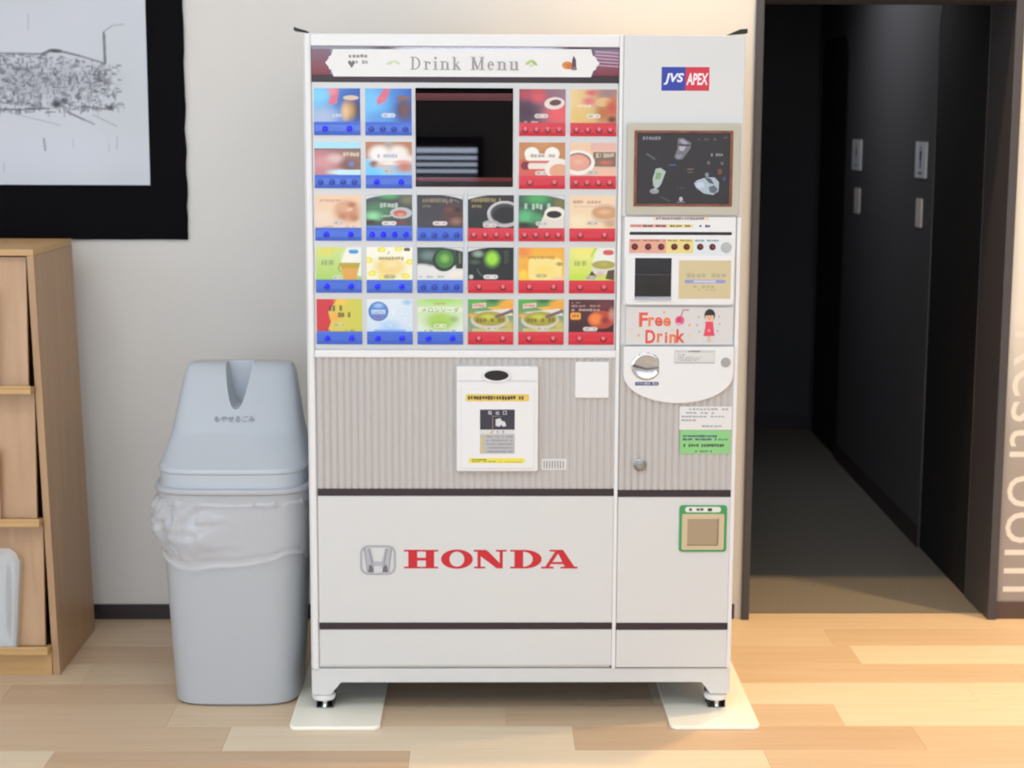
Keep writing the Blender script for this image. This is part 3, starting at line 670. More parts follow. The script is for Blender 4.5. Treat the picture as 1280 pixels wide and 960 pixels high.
@art(3, 2)
def _(P):
    P.grad(0, 0, 1, 1, '#D9DAD8', '#3A4A40'); P.rect(0, .45, 1, 1, '#33433C'); P.soft(.25, .75, .25, .2, '#6C8480'); P.rect(0, 0, 1, .4, '#DEDEDC'); P.soft(.1, .42, .25, .1, '#DEDEDC'); P.rect(.85, .35, 1, 1, '#20281E'); P.oval(.58, .6, .25, .34, '#1E2C1A'); P.oval(.6, .64, .2, .28, '#3F7A34'); P.soft(.6, .66, .14, .18, '#7DB84E'); P.rect(.7, .08, 1, .28, '#EAE4D4'); P.smudge(.04, .6, .1, .07, '#9AA09A', 7, 4)
    P.rect(.905, .5, .955, .85, '#5A6A4E')
@art(3, 3)
def _(P):
    P.grad(0, 0, 1, 1, '#0F1210', '#141814'); P.soft(.22, .8, .16, .14, '#8FA590'); P.oval(.53, .64, .2, .3, '#2E5A22'); P.soft(.53, .66, .17, .26, '#9AD838', 1, core=.6); P.ring(.4, .35, .2, .25, .03, '#4A6A58', 0, PI, 1.5*PI); P.soft(.15, .55, .16, .1, '#3A5A44'); P.smudge(.8, .9, .7, .5, '#3A4A3E', 2, 3); P.oval(.07, .1, .05, .07, '#B8C0BA'); pill(P, .5, .1, .32, '#D6D4D0')
@art(3, 4)
def _(P):
    P.grad(0, 0, 1, 1, '#F0C648', '#EBA83C'); P.soft(.1, .85, .25, .25, '#E88A3E'); P.soft(.12, .4, .2, .3, '#EDA43A'); P.soft(.1, .2, .12, .18, '#F2CC3A'); P.poly(rr(.22, 0, .95, .68, .12), '#F2DC8A'); P.soft(.55, .3, .3, .22, '#F0D76E'); P.smudge(.2, .8, .7, .11, '#B9903C', 9, 15); P.soft(.9, .5, .1, .08, '#9A8A3A'); P.soft(.9, .05, .3, .1, '#EFC8A0'); pill(P, .5, .14, .26, '#D2C07A')
@art(3, 5)
def _(P):
    P.grad(0, 0, 1, 1, '#C6DC4A', '#E3E08A'); P.soft(.35, .85, .35, .25, '#E8E27A', 1, core=.6); P.poly([(.62, 1), (1, 1), (1, .3), (.5, .2), (.52, .6)], '#E3E6DA'); P.poly([(.5, .7), (.62, 1), (.56, 1), (.46, .72)], '#B4D24E'); P.text('緑茶', .25, .52, .17, '#7A8A44', wide=.28); P.poly(rr(.74, .78, .98, .93, .07), '#D2525A'); P.soft(.2, .1, .3, .14, '#B8DC48'); P.oval(.76, .4, .27, .2, '#D8D2C4'); P.oval(.76, .48, .26, .13, '#A8A04A'); P.soft(.76, .5, .16, .07, '#B8AE5A'); P.poly([(.5, .3), (.42, .1), (.5, .02), (.62, .12)], '#4A3A30'); P.poly([(.85, .3), (1, .34), (1, 0), (.8, .05)], '#54402E'); P.soft(.68, .18, .12, .14, '#CBB8A6'); pill(P, .48, .08, .24, '#BDB6A4')
@art(4, 0)
def _(P):
    P.gradh(0, 0, 1, 1, '#E2C04A', '#C6C84E'); P.poly([(0, 0), (.24, 0), (.32, .3), (.26, .6), (.46, 1), (0, 1)], '#CC3038'); P.soft(.42, .45, .16, .2, '#E8A24A', .9); P.smudge(.27, .58, .71, .2, '#3E3428', 4, 16); P.smudge(.47, .76, .52, .18, '#3E3428', 4, 17); pill(P, .5, .2, .3, '#CFC978'); P.smudge(.05, .38, .03, .07, '#6A3A4A', 5, 4); P.smudge(.62, .9, .03, .07, '#7A7A4A', 5, 4); P.soft(.55, .95, .2, .15, '#F0C24A')
@art(4, 1)
def _(P):
    P.grad(0, 0, 1, 1, '#C9DBEB', '#DDE5EA'); P.soft(.88, .9, .15, .12, '#9CC4E6'); P.soft(.5, .15, .3, .25, '#A4C8EE'); P.soft(.85, .6, .15, .2, '#CFE0EE'); P.oval(.25, .62, .22, .3, '#3E6AAE'); P.oval(.25, .62, .19, .26, '#5A8ACC'); P.soft(.25, .8, .14, .1, '#9CC0EA'); P.rect(.1, .55, .4, .66, '#D6E2F0'); P.smudge(.12, .38, .6, .08, '#7A8CC0', 5, 2); P.soft(.25, .45, .14, .06, '#8A5A8E'); P.rect(.15, 0, .85, .06, '#7FA6E2'); P.soft(.5, .22, .12, .1, '#BCD2EC')
    for i in range(9): P.oval(random.Random(i).uniform(.45, .95), random.Random(i+30).uniform(.15, .9), .018, .018, '#EEF4F8')
@art(4, 2)
def _(P):
    P.grad(0, 0, 1, 1, '#DCE4D8', '#B8DA88'); P.soft(.5, .98, .5, .18, '#9CD660'); P.rect(0, .6, 1, .76, '#DDE6CC'); P.soft(.5, .32, .42, .36, '#A6CC5A', 1, core=.5); P.soft(.5, .2, .25, .16, '#92C046'); P.soft(.8, .38, .14, .14, '#8EB060', .8); P.text('メロンソーダ', .5, .67, .16, '#6A8452', wide=.82); P.smudge(.36, .66, .86, .06, '#C08A5A', 6, 2); pill(P, .5, .18, .28, '#CFE0AE'); P.smudge(.15, .4, .03, .07, '#7A907A', 5, 4); P.smudge(.65, .9, .03, .07, '#8A98B0', 5, 4)
def soup(P):
    P.grad(0, 0, 1, 1, '#8A9A80', '#5A9A48'); P.soft(.15, .95, .25, .2, '#52B03E'); P.soft(.55, .97, .2, .12, '#2E6A34'); P.poly([(.4, .75), (.75, .8), (.85, 1), (1, 1), (1, .62), (.7, .6)], '#E8B84A'); P.soft(.85, .8, .22, .22, '#E9A438', 1, core=.6); P.poly([(.1, .6), (.9, .72), (1, .5), (.6, .5)], '#D8D8C8'); P.oval(.48, .36, .42, .28, '#C9C6B6'); P.oval(.48, .4, .37, .22, '#A39A34'); P.soft(.45, .46, .22, .12, '#C6C846'); P.line([(.6, .45), (1, .66)], .09, '#7A5A66'); P.soft(.9, .2, .15, .2, '#C8B464'); P.soft(.08, .5, .1, .1, '#E8A040')
    P.poly([(.1, .72), (.4, .76), (.4, .9), (.1, .86)], '#E4C8BE'); P.smudge(.13, .37, .81, .08, '#B85A5E', 5, 3); P.smudge(.18, .82, .36, .16, '#6A5A24', 8, 19); P.rect(.1, 0, 1, .1, '#C0BC74'); pill(P, .52, .1, .28, '#CFCBC0')
ART[(4, 3)] = soup; ART[(4, 4)] = soup
@art(4, 5)
def _(P):
    P.grad(0, 0, 1, 1, '#33141A', '#54262A'); P.soft(.8, .85, .3, .25, '#6A3034'); P.smudge(.06, .7, .8, .07, '#B08A86', 8, 5); P.smudge(.06, .7, .68, .08, '#C0A49C', 8, 6); P.smudge(.06, .25, .9, .05, '#9A7A78', 4, 6); P.poly(rr(.04, .38, .27, .6, .05), '#EBA03A'); P.smudge(.08, .23, .49, .09, '#8A4A20', 3, 3); P.oval(.72, .38, .3, .28, '#B5452E', .1); P.soft(.6, .4, .18, .22, '#E8833A', 1, core=.6); P.soft(.8, .36, .14, .14, '#8A2E30'); P.soft(.95, .55, .1, .25, '#C9897A'); pill(P, .48, .09, .32, '#D6CFC8')
ROUND = {(2, 1): (0, .03), (2, 2): (1, .03), (2, 3): (0, .03), (2, 4): (1, .03), (3, 2): (1, .02), (3, 3): (0, .02)}
NBTN = {(0, 0): (2, 1), (0, 1): (4, 0), (0, 4): (4, 2), (0, 5): (4, 2), (1, 0): (4, 0), (1, 1): (2, 1), (1, 4): (2, 2), (1, 5): (4, 2), (2, 0): (2, 1), (2, 1): (4, 1), (2, 2): (4, 0),
        (2, 3): (4, 2), (2, 4): (4, 2), (2, 5): (2, 2), (3, 0): (2, 1), (3, 1): (2, 1), (3, 2): (4, 0), (3, 3): (2, 2), (3, 4): (2, 2), (3, 5): (2, 2), (4, 0): (2, 1), (4, 1): (2, 1), (4, 2): (2, 1), (4, 3): (2, 2), (4, 4): (2, 2), (4, 5): (2, 2)}
def btn_mesh(kind):
    """a round push button with its shadow painted as a dark disc below, facing -Y, centred on the origin"""
    cap = MB().lathe([(.0066, 0), (.0066, -.003), (.0054, -.0046), (.002, -.0052)] if kind == 1 else [(.0056, 0), (.0056, -.003), (.0044, -.0046), (.0018, -.0052)], (0, 0, .001), 'Y', 14)
    shadow_disc = MB().front(ell(0, -.0022, .0088, .0075, 16), -.0007, 0)  # dark disc set low: painted shadow under the cap
    me = bpy.data.meshes.new('button'); nb = len(shadow_disc.v); shadow_disc.add(cap.v, cap.f)
    me.from_pydata(shadow_disc.v, [], shadow_disc.f); bm = bmesh.new(); bm.from_mesh(me); bmesh.ops.recalc_face_normals(bm, faces=bm.faces); bm.to_mesh(me); bm.free()
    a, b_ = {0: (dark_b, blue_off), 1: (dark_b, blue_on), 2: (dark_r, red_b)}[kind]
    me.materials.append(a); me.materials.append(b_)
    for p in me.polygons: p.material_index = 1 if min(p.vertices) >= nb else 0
    return me
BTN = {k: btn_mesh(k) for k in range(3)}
strip_me = {}
for key, m_ in (('b', blue_s), ('r', red_s)):
    sm = MB().prism([(0, .0), (0, .034), (-.0025, .034), (-.0045, .026), (-.0045, .010), (-.0025, 0)], lambda y, z, t: (t, y, z), 0, CW).mesh('button_strip'); sm.materials.append(m_); strip_me[key] = sm
for (r, c), fn in sorted(ART.items()):
    x = PX0 + c*PIT; z1 = PZ0 - r*PITZ; z0 = z1 - CH; ph = CH - STRIP
    q = rr(x, z0, x+CW, z1, (.002, .002, .003, .003), 3)
    card = MB().front(q, -.0022, -.001).build('drink_card', cardm, VM)
    P = Canvas((x, -.0022, z0+STRIP), (CW, 0, 0), (0, 0, ph), (0, -1, 0), 66, 48)
    fn(P)
    if (r, c) in ROUND:                     # the coffee cards are cut with a rounded shoulder: board colour shows at that corner
        side, dd = ROUND[(r, c)]
        pts = [(0, 1.0), (0, .86)] + [(.0+.6*i/8, .86+.14*math.sin(i/8*PI/2)**.8) for i in range(1, 9)] + [(.6, 1.0)]
        if side: pts = [(1-a, b_) for a, b_ in pts]
        P.poly(pts, '#D2D3D6')
    P.build('card_print', card)
    n, kind = NBTN[(r, c)]
    st = link('button_strip', strip_me['r' if kind == 2 else 'b'], card, loc=(x, -.001, z0))
    for i in range(n):
        bx = x + CW*((.24, .77)[i] if n == 2 else .13+.245*i)
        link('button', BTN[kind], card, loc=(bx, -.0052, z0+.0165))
# pale dividing strips between the middle pairs of the board
for xa in (.2845, .418, .5505):
    MB().box(xa, xa+.006, -.0035, -.0005, 1.17, 1.43).build('board_divider', mat('clear_pale_strip', '#CBD4DC', .15), VM, .001)

# ledge, fluted panels, dark bands, lower panels
MB().box(.021, .8185, -.011, .01, .988, 1.0088).build('ledge', WHITE2, VM, .004)
def flutes(x0, x1, z0, z1, pitch=.0183, amp=.0034):
    n = int((x1-x0)/pitch*8); b = MB(); vs = []
    for i in range(n+1):
        x = x0+(x1-x0)*i/n; y = -.0005 - amp*abs(math.sin(PI*(x-x0)/pitch))**.7*1.4
        vs += [(x, y, z0), (x, y, z1)]
    return b.add(vs, [(2*i, 2*i+2, 2*i+3, 2*i+1) for i in range(n)])
flm = mat('fluted_taupe_panel', '#BFBAB6', .45)
flutes(.0245, .8175, .634, .988).build('fluted_panel', flm, VM)
for name, x0, x1, z0, z1 in (('dark_band', .0245, .8175, .615, .634), ('dark_band', .8285, 1.132, .612, .631), ('dark_band', .0245, .8175, .2445, .261), ('dark_band', .8285, 1.132, .243, .260)):
    MB().box(x0, x1, -.0065, .005, z0, z1).build(name, DARKLINE, VM, .001)
MB().box(.0235, .8175, -.004, .005, .262, .614).build('lower_panel', WHITE, VM, .002)
MB().box(.0235, .8175, -.004, .005, .1415, .2440).build('bottom_panel', WHITE, VM, .002)
# emblem and lettering on the lower panel
P = front_print(-.004)
def L(zx, zy): return (.254+(zx-312)/891*.467, .4655-(zy-107)/106*.0515)
RED = '#C8202C'
def LP(*pts): P.poly([L(*p) for p in pts], RED)
def LR(a, b_, c, d): LP((a, d), (c, d), (c, b_), (a, b_))
for sx_, ex in ((312, 400), (402, 488)):
    LR(sx_, 107, ex, 117); LR(sx_, 203, ex, 213)
LR(334, 112, 380, 208); LR(424, 112, 467, 208); LR(378, 152, 426, 168)
def oring(cx_, cy_, rx, ry, hx, hy, a0=0, a1=2*PI):
    n = 32; A = []; B = []
    for i in range(n+1):
        a = a0+(a1-a0)*i/n; A.append(L(cx_+rx*math.cos(a), cy_-ry*math.sin(a))); B.append(L(cx_+hx*math.cos(a), cy_-hy*math.sin(a)))
    for i in range(n): P.face([A[i], A[i+1], B[i+1], B[i]], [lin(RED)]*4)
    P.k += P.step
oring(584, 160, 82, 55, 38, 43)
LR(670, 107, 735, 117); LR(785, 107, 840, 117); LR(672, 203, 730, 213); LR(690, 112, 706, 208); LR(804, 112, 820, 208); LP((690, 112), (742, 112), (820, 200), (820, 213), (790, 213), (690, 130))
LR(858, 107, 940, 117); LR(858, 203, 940, 213); LR(880, 112, 925, 208)
oring(930, 160, 90, 53, 44, 42, -PI/2, PI/2)
LP((1095, 107), (1130, 107), (1192, 208), (1142, 208)); LP((1095, 107), (1108, 122), (1056, 208), (1036, 208)); LR(1070, 176, 1140, 188); LR(1018, 203, 1082, 213); LR(1118, 203, 1205, 213); LR(1060, 107, 1112, 116)
# emblem: rounded square ring holding a flared H
GR = '#9A9AA2'
o1 = rr(.136, .396, .232, .478, .022, 6); o2 = rr(.141, .401, .227, .473, .018, 6); o3 = rr(.1435, .4035, .2245, .4705, .016, 6)
for i in range(len(o1)):
    j = (i+1) % len(o1); P.face([o1[i], o1[j], o2[j], o2[i]], [lin('#A9A9B0')]*4); P.face([o2[i], o2[j], o3[j], o3[i]], [lin('#C9C9CC')]*4)
P.k += P.step
for sgn in (-1, 1):
    X = lambda a: .184+sgn*a
    P.poly([(X(.039), .470), (X(.020), .470), (X(.010), .432), (X(.012), .403), (X(.028), .403)], '#B4B4BA')
    P.line([(X(.024), .470), (X(.0165), .430), (X(.017), .404)], .0035, '#8E8E96').line([(X(.037), .470), (X(.0285), .404)], .002, '#85858C')
    P.poly([(X(.0115), .403), (X(.027), .403), (X(.0235), .425), (X(.0135), .418)], '#6E6E74')
P.poly([(.168, .421), (.200, .421), (.196, .433), (.172, .433)], '#B4B4BA')
P.build('emblem_print', VM)

# drink door with oval finger hole, stickers
DD = MB().front(rr(.396, .684, .613, .967, .006, 3), -.020, .0).build('drink_door', WHITE2, VM, .003)
MB().front(rr(.408, .693, .602, .914, .004, 3), -.0225, -.019).build('inner_panel', WHITE2, DD, .0012)
MB().box(.400, .609, -.0225, -.019, .9285, .9295).build('seam', mat('pale_seam', '#CFCDCB', .5, bump=.01), DD)
b = MB(); A = ell(.5015, .942, .041, .0195, 32); B = ell(.5015, .943, .032, .0135, 32)
b.loft([[(x, -.0205, z) for x, z in A], [(x, -.0245, z) for x, z in ell(.5015, .942, .037, .0165, 32)], [(x, -.021, z) for x, z in B]], False, False).build('handle_rim', WHITE2, DD, smooth=True)
MB().front(B, -.0213, -.0200).build('finger_hole', mat('dark_hole', '#171012', .6, bump=.01), DD)
P = front_print(-.0225)
P.poly(rr(.421, .874, .588, .893, .004, 3), '#E2C25A'); P.smudge(.426, .583, .8835, .011, '#4A3C1C', 21, 3)
P.poly(rr(.428, .7075, .578, .7205, .005, 3), '#E8DC48'); P.smudge(.437, .476, .7165, .004, '#5A5A3A', 8, 3); P.smudge(.437, .500, .7115, .003, '#8A8440', 11, 5); P.smudge(.51, .57, .7105, .003, '#C89A3A', 9, 6)
P.rect(.4585, .733, .5505, .852, '#B9B7B8').rect(.4585, .798, .5505, .852, '#33303E').rect(.4585, .786, .5505, .798, '#D6D5D4')
for i, ch in enumerate('取出口'): P.text(ch, .485+i*.0195, .843, .010, '#E6E6E8')
P.line([(.492, .836), (.492, .790)], .0018, '#8E8454').line([(.493, .834), (.515, .834)], .0012, '#8A8894'); P.poly([(.500, .808), (.500, .826), (.512, .829), (.516, .822), (.524, .820), (.528, .808), (.519, .806), (.515, .812), (.511, .806)], '#D6D4D8')
P.poly([(.484, .788), (.492, .788), (.488, .7955)], '#D8BE3C'); P.text('注', .505, .792, .007, '#55525A').text('意', .520, .792, .007, '#55525A')
P.rect(.460, .7335, .470, .7845, '#C2BA9A')
for i in range(3): P.oval(.465, .777-.016*i, .003, .004, '#D2BC50')
for i in range(5): P.smudge(.476, .545, .779-.010*i, .0035, '#8C8A8E', 12, 11+i)
P.build('door_stickers', DD)
# small plate and vent
MB().front(rr(.7105, .881, .801, .978, .004, 3), -.012, .0).build('service_plate', WHITE2, VM, .003)
VT = MB().front(rr(.623, .685, .690, .7155, .004, 3), -.0065, .0).build('vent', mat('vent_white', '#DAD8D6', .4, bump=.01), VM, .001)
b = MB()
for i in range(8): b.box(.6285+i*.0073, .6315+i*.0073, -.0069, -.006, .690, .7105)
b.build('vent_slots', mat('vent_dark', '#8E8A88', .6, bump=.01), VT)

# right door
RX0, RX1 = .8285, 1.144
RD = MB().box(RX0, RX1-.001, .002, .032, .133, 1.829).build('service_door', WHITE, VM, .004)
MB().front(rr(RX0, 1.362, RX1-.001, 1.829, .003, 2), -.004, .004).build('upper_panel', WHITE, RD, .002)
MB().box(1.132, RX1-.001, -.005, .01, .133, 1.362).build('door_edge', WHITE2, RD, .002)
flutes(.829, 1.132, .631, 1.02).build('fluted_panel', flm, RD)
MB().box(.829, 1.132, -.004, .005, .261, .612).build('lower_panel', WHITE, RD, .002)
MB().box(.829, 1.132, -.004, .005, .136, .2425).build('bottom_panel', WHITE, RD, .002)
P = front_print(-.004)
P.rect(.927, 1.6875, .989, 1.748, '#2438A0').rect(.989, 1.6875, 1.051, 1.748, '#CC2A3C')
P.text('JVS', .959, 1.7175, .030, '#E8EAF2', wide=.052, shear=.22, offset=.03).text('APEX', 1.020, 1.7175, .030, '#F2E4E6', wide=.057, shear=.15, offset=.03)
P.build('maker_badge', RD)
# blackboard panel
BB = MB().front(rr(.839, 1.3665, 1.1345, 1.604, .003, 2), -.016, -.003).build('blackboard', mat('taupe_frame', '#BDB7A6', .5, bump=.02), VM, .003)
b = MB()
for q in ((.858, 1.115, 1.579, 1.5855), (.858, 1.115, 1.3895, 1.396), (.858, .8655, 1.396, 1.579), (1.1075, 1.115, 1.396, 1.579)): b.box(q[0], q[1], -.0185, -.015, q[2], q[3])
b.build('wooden_border', wood('reddish_wood', '#6E3A26', '#8E5438', (20, 20, 20)), BB, .0008)
MB().box(.8655, 1.1075, -.0165, -.0155, 1.396, 1.579).build('slate', mat('slate_black', '#2A282B', .55, vary=.1, vscale=40), BB)
P = front_print(-.0165)
cu = lambda zx: .858+(zx-97)/945*.257; cv = lambda zy: 1.5855-(zy-97)/730*.196
def pz(*pts): return [(cu(a), cv(b_)) for a, b_ in pts]
P.smudge(cu(175), cu(350), cv(172), .010, '#7E7E86', 6, 3); P.build('chalk_mark', BB); P = front_print(-.0165)
P.line(pz((215, 320), (300, 375)), .005, '#55555B')
P.build('chalk_drawing', BB); P = front_print(-.0165)
P.poly(pz((512, 175), (560, 165), (640, 215), (635, 265), (560, 372), (510, 378), (480, 350), (510, 270)), '#6E6C74'); P.poly(pz((525, 190), (560, 180), (610, 215), (570, 240)), '#9A98A2'); P.poly(pz((525, 250), (590, 250), (570, 290), (530, 290)), '#AAA8B0'); P.poly(pz((500, 325), (560, 330), (535, 365), (500, 360)), '#88868E'); P.line(pz((512, 230), (635, 240)), .004, '#3E3C44')
P.build('chalk_drawing', BB); P = front_print(-.0165)
P.smudge(cu(830), cu(950), cv(328), .008, '#8A8A90', 5, 8)
P.build('chalk_drawing', BB); P = front_print(-.0165)
P.poly(pz((305, 465), (350, 455), (402, 490), (360, 610), (330, 650), (285, 630), (277, 560)), '#A9B8B2'); P.poly(pz((310, 500), (365, 505), (350, 560), (300, 570)), '#7FA070'); P.oval(cu(295), cv(680), .012, .007, '#8E9296'); P.line(pz((310, 640), (300, 670)), .006, '#A8B0B2')
P.build('chalk_drawing', BB); P = front_print(-.0165)
P.poly(pz((675, 605), (700, 575), (790, 545), (870, 545), (915, 590), (910, 680), (860, 715), (770, 700), (700, 650)), '#A7B4C2'); P.poly(pz((770, 545), (830, 555), (870, 610), (820, 600)), '#4E525C'); P.poly(pz((815, 640), (870, 620), (905, 660), (880, 700), (830, 690)), '#5E6470'); P.oval(cu(735), cv(620), .011, .008, '#BECAD6'); P.oval(cu(797), cv(520), .005, .006, '#7E8490')
P.build('chalk_drawing', BB); P = front_print(-.0165)
P.line(pz((430, 430), (500, 425)), .005, '#3E4474'); P.build('chalk_mark', BB); P = front_print(-.0165)
P.line(pz((605, 470), (670, 465)), .004, '#6A5C40').line(pz((610, 500), (660, 495)), .003, '#5C5440'); P.build('chalk_mark', BB); P = front_print(-.0165)
P.oval(cu(920), cv(490), .006, .008, '#6A4026'); P.build('chalk_mark', BB); P = front_print(-.0165)
P.oval(cu(965), cv(560), .004, .006, '#3C4870'); P.build('chalk_mark', BB); P = front_print(-.0165)
P.oval(cu(810), cv(405), .004, .005, '#5E6066'); P.build('chalk_mark', BB); P = front_print(-.0165)
P.oval(cu(940), cv(410), .004, .005, '#5E5A5A'); P.build('chalk_mark', BB); P = front_print(-.0165)
P.oval(cu(552), cv(755), .005, .006, '#B8B4C0').line(pz((515, 785), (590, 785)), .004, '#6E6A7A'); P.build('chalk_mark', BB); P = front_print(-.0165)
P.line(pz((360, 735), (450, 780)), .004, '#3E4A46'); P.build('chalk_mark', BB); P = front_print(-.0165)
P.smudge(cu(700), cu(880), cv(180), .007, '#4E4A44', 6, 4); P.build('chalk_mark', BB); P = front_print(-.0165)
P.smudge(cu(510), cu(580), cv(645), .006, '#443E3C', 4, 4); P.build('chalk_mark', BB); P = front_print(-.0165)
P.line(pz((950, 170), (985, 155)), .004, '#544A4A')
P.build('chalk_mark', BB)
# coin module: label strips, slot, selector buttons, window
CM = MB().front(rr(.836, 1.130, 1.129, 1.363, .004, 3), -.008, .003).build('selector_module', WHITE2, VM, .002)
MB().front(rr(.8385, 1.1305, 1.1265, 1.262, .012, 4), -.0155, -.007).build('cup_bezel', WHITE2, CM, .003)
P = front_print(-.008)
P.rect(.911, 1.352, 1.058, 1.3625, '#E6D6B6').smudge(.918, 1.052, 1.3575, .006, '#6A6C9A', 18, 3)
P.poly(rr(.850, 1.334, .948, 1.3425, .002, 2), '#E2A994').smudge(.853, .88, 1.338, .005, '#B06A5A', 4, 3).smudge(.884, .944, 1.338, .006, '#4A3430', 9, 5)
P.poly(rr(.949, 1.334, 1.016, 1.3425, .002, 2), '#E6D489').smudge(.955, 1.01, 1.338, .006, '#7A6A3A', 7, 5).smudge(1.032, 1.07, 1.338, .007, '#4A4C5C', 5, 4)
P.rect(.849, 1.2665, .946, 1.3035, '#E0A48C').rect(.946, 1.2665, 1.018, 1.3035, '#E6D284').rect(1.018, 1.2665, 1.088, 1.3035, '#DCE2E2')
P.smudge(.852, .944, 1.300, .005, '#A86A58', 14, 5); P.smudge(.950, 1.014, 1.300, .005, '#9A8A4A', 10, 5); P.smudge(1.022, 1.084, 1.300, .005, '#7A8490', 10, 5)
P.build('selector_print', CM)
MB().front(rr(.8495, 1.3145, 1.1185, 1.3225, .003, 3), -.0086, -.0075).build('slot', mat('slot_black', '#1C0E10', .5, bump=.01), CM)
sel = MB().lathe([(.0085, 0), (.0085, -.002), (.0075, -.0028)], (0, 0, 0), 'Y', 18).mesh('selector_button'); sel.materials.append(mat('selector_dark_red', '#4A1014', .3, bump=.01))
dot = MB().lathe([(.0045, 0), (.004, -.003), (.002, -.004)], (0, 0, 0), 'Y', 14).mesh('button_lens')
dot.materials.append(mat('selector_lens', '#8E1C24', .2, bump=.01))
for px_ in (793.5, 810.2, 826.5, 842.9, 858.3, 875.2, 890.6):
    xx = .8635+(px_-793.5)/97.1*.2045
    o = link('selector_button', sel, CM, loc=(xx, -.008, 1.2835)); 
    link('button_lens', dot, o, loc=(xx+.001, -.0108, 1.2835))
MB().lathe([(.0135, 0), (.0135, -.003), (.0125, -.0045)], (1.1045, -.008, 1.2825), 'Y', 24).build('round_key', mat('grey_key', '#B4B4B2', .4, bump=.01), CM)
# recessed window with its dark interior and the shiny lip below
b = MB().box(.8645, .9605, -.0160, -.0150, 1.1535, 1.2545)
b.build('window_glass', mat('smoked_glass', '#1A1A1E', .1, coat=.5), CM)
MB().prism([(-.0165, 1.145), (-.0165, 1.1535), (-.0215, 1.152), (-.0225, 1.145)], lambda y, z, t: (t, y, z), .8645, .9605).build('window_lip', mat('grey_blue_lip', '#A9AAB4', .3, bump=.01), CM)
MB().box(.866, .959, -.0168, -.0155, 1.210, 1.2115).build('window_rail', mat('rail_grey', '#4A4A50', .3, bump=.01), CM)
P = front_print(-.0155)
P.rect(.980, 1.1475, 1.1175, 1.2485, '#CFBE94'); P.text('CUP TIME', 1.049, 1.209, .010, '#B4A88A', wide=.10) if False else P.smudge(1.0, 1.105, 1.209, .012, '#B5A985', 8, 5)
P.poly(rr(.995, 1.1885, 1.104, 1.1975, .0045, 3), '#8F97CE').rect(1.020, 1.1905, 1.078, 1.1958, '#C6CAE0').smudge(1.018, 1.088, 1.179, .008, '#B5A985', 6, 9).smudge(1.03, 1.08, 1.171, .006, '#BBAF8C', 5, 9)
P.build('cup_notice', CM)
# "Free Drink" sign
FS = MB().front(rr(.8435, 1.0245, 1.1275, 1.1245, .002, 2), -.006, .0).build('free_drink_sign', mat('sign_paper', '#D6D2CF', .5, bump=.01), VM)
P = front_print(-.006)
fu = lambda zx: .8435+(zx-82)/918*.284; fv = lambda zy: 1.1235-(zy-98)/322*.0985
OR1, OR2, PK = '#E0563C', '#E8784A', '#E06080'
for ch, zx, zy, h_, w_, cc in (('F', 232, 205, 125, 75, OR1), ('r', 300, 222, 80, 52, OR2), ('e', 362, 222, 78, 66, OR1), ('e', 433, 224, 76, 66, OR2), ('D', 293, 353, 118, 85, OR1), ('r', 375, 363, 80, 50, OR2), ('i', 428, 360, 95, 20, OR1), ('n', 487, 370, 78, 60, OR2), ('k', 552, 345, 118, 75, '#DC5A48')):
    P.text(ch, fu(zx), fv(zy), h_/322*.0985, cc, wide=w_/918*.284, offset=.03)
P.oval(fu(542), fv(212), .0125, .0125, PK).oval(fu(538), fv(205), .006, .007, '#C23A70').line([(fu(550), fv(180)), (fu(572), fv(118)), (fu(622), fv(122))], .0028, '#C06A74').oval(fu(535), fv(245), .007, .004, '#D8A0C0')
for zx, zy, cc in ((408, 138, '#E8C48A'), (192, 342, '#E8BE7A'), (628, 250, '#EAB488'), (633, 342, '#E2CC9A'), (160, 170, '#E8D6B0'), (480, 295, '#E4D2A8'), (130, 292, '#E6C6C2')): P.oval(fu(zx), fv(zy), .0036, .0042, cc)
for zx, zy in ((705, 180), (690, 250), (712, 308), (878, 178), (885, 240), (868, 304)): P.oval(fu(zx), fv(zy), .0026, .0026, '#B9A6AA')
# a girl in a red dress
P.oval(fu(798), fv(165), .0142, .0165, '#2A1E1C').oval(fu(797), fv(182), .0115, .0125, '#E9B89A').poly([(fu(755), fv(168)), (fu(840), fv(165)), (fu(838), fv(146)), (fu(800), fv(136)), (fu(760), fv(150))], '#2A1E1C')
P.poly([(fu(762), fv(222)), (fu(828), fv(222)), (fu(832), fv(270)), (fu(842), fv(345)), (fu(748), fv(345)), (fu(762), fv(270))], '#DE4A5E').oval(fu(794), fv(298), .004, .004, '#EC8E9E').rect(fu(782), fv(398), fu(791), fv(345), '#E8B79A').rect(fu(799), fv(398), fu(808), fv(345), '#E8B79A')
P.oval(fu(783), fv(180), .0013, .0013, '#3A2A28').oval(fu(810), fv(180), .0013, .0013, '#3A2A28').oval(fu(797), fv(197), .0024, .0012, '#C65A58')
P.build('sign_print', FS)
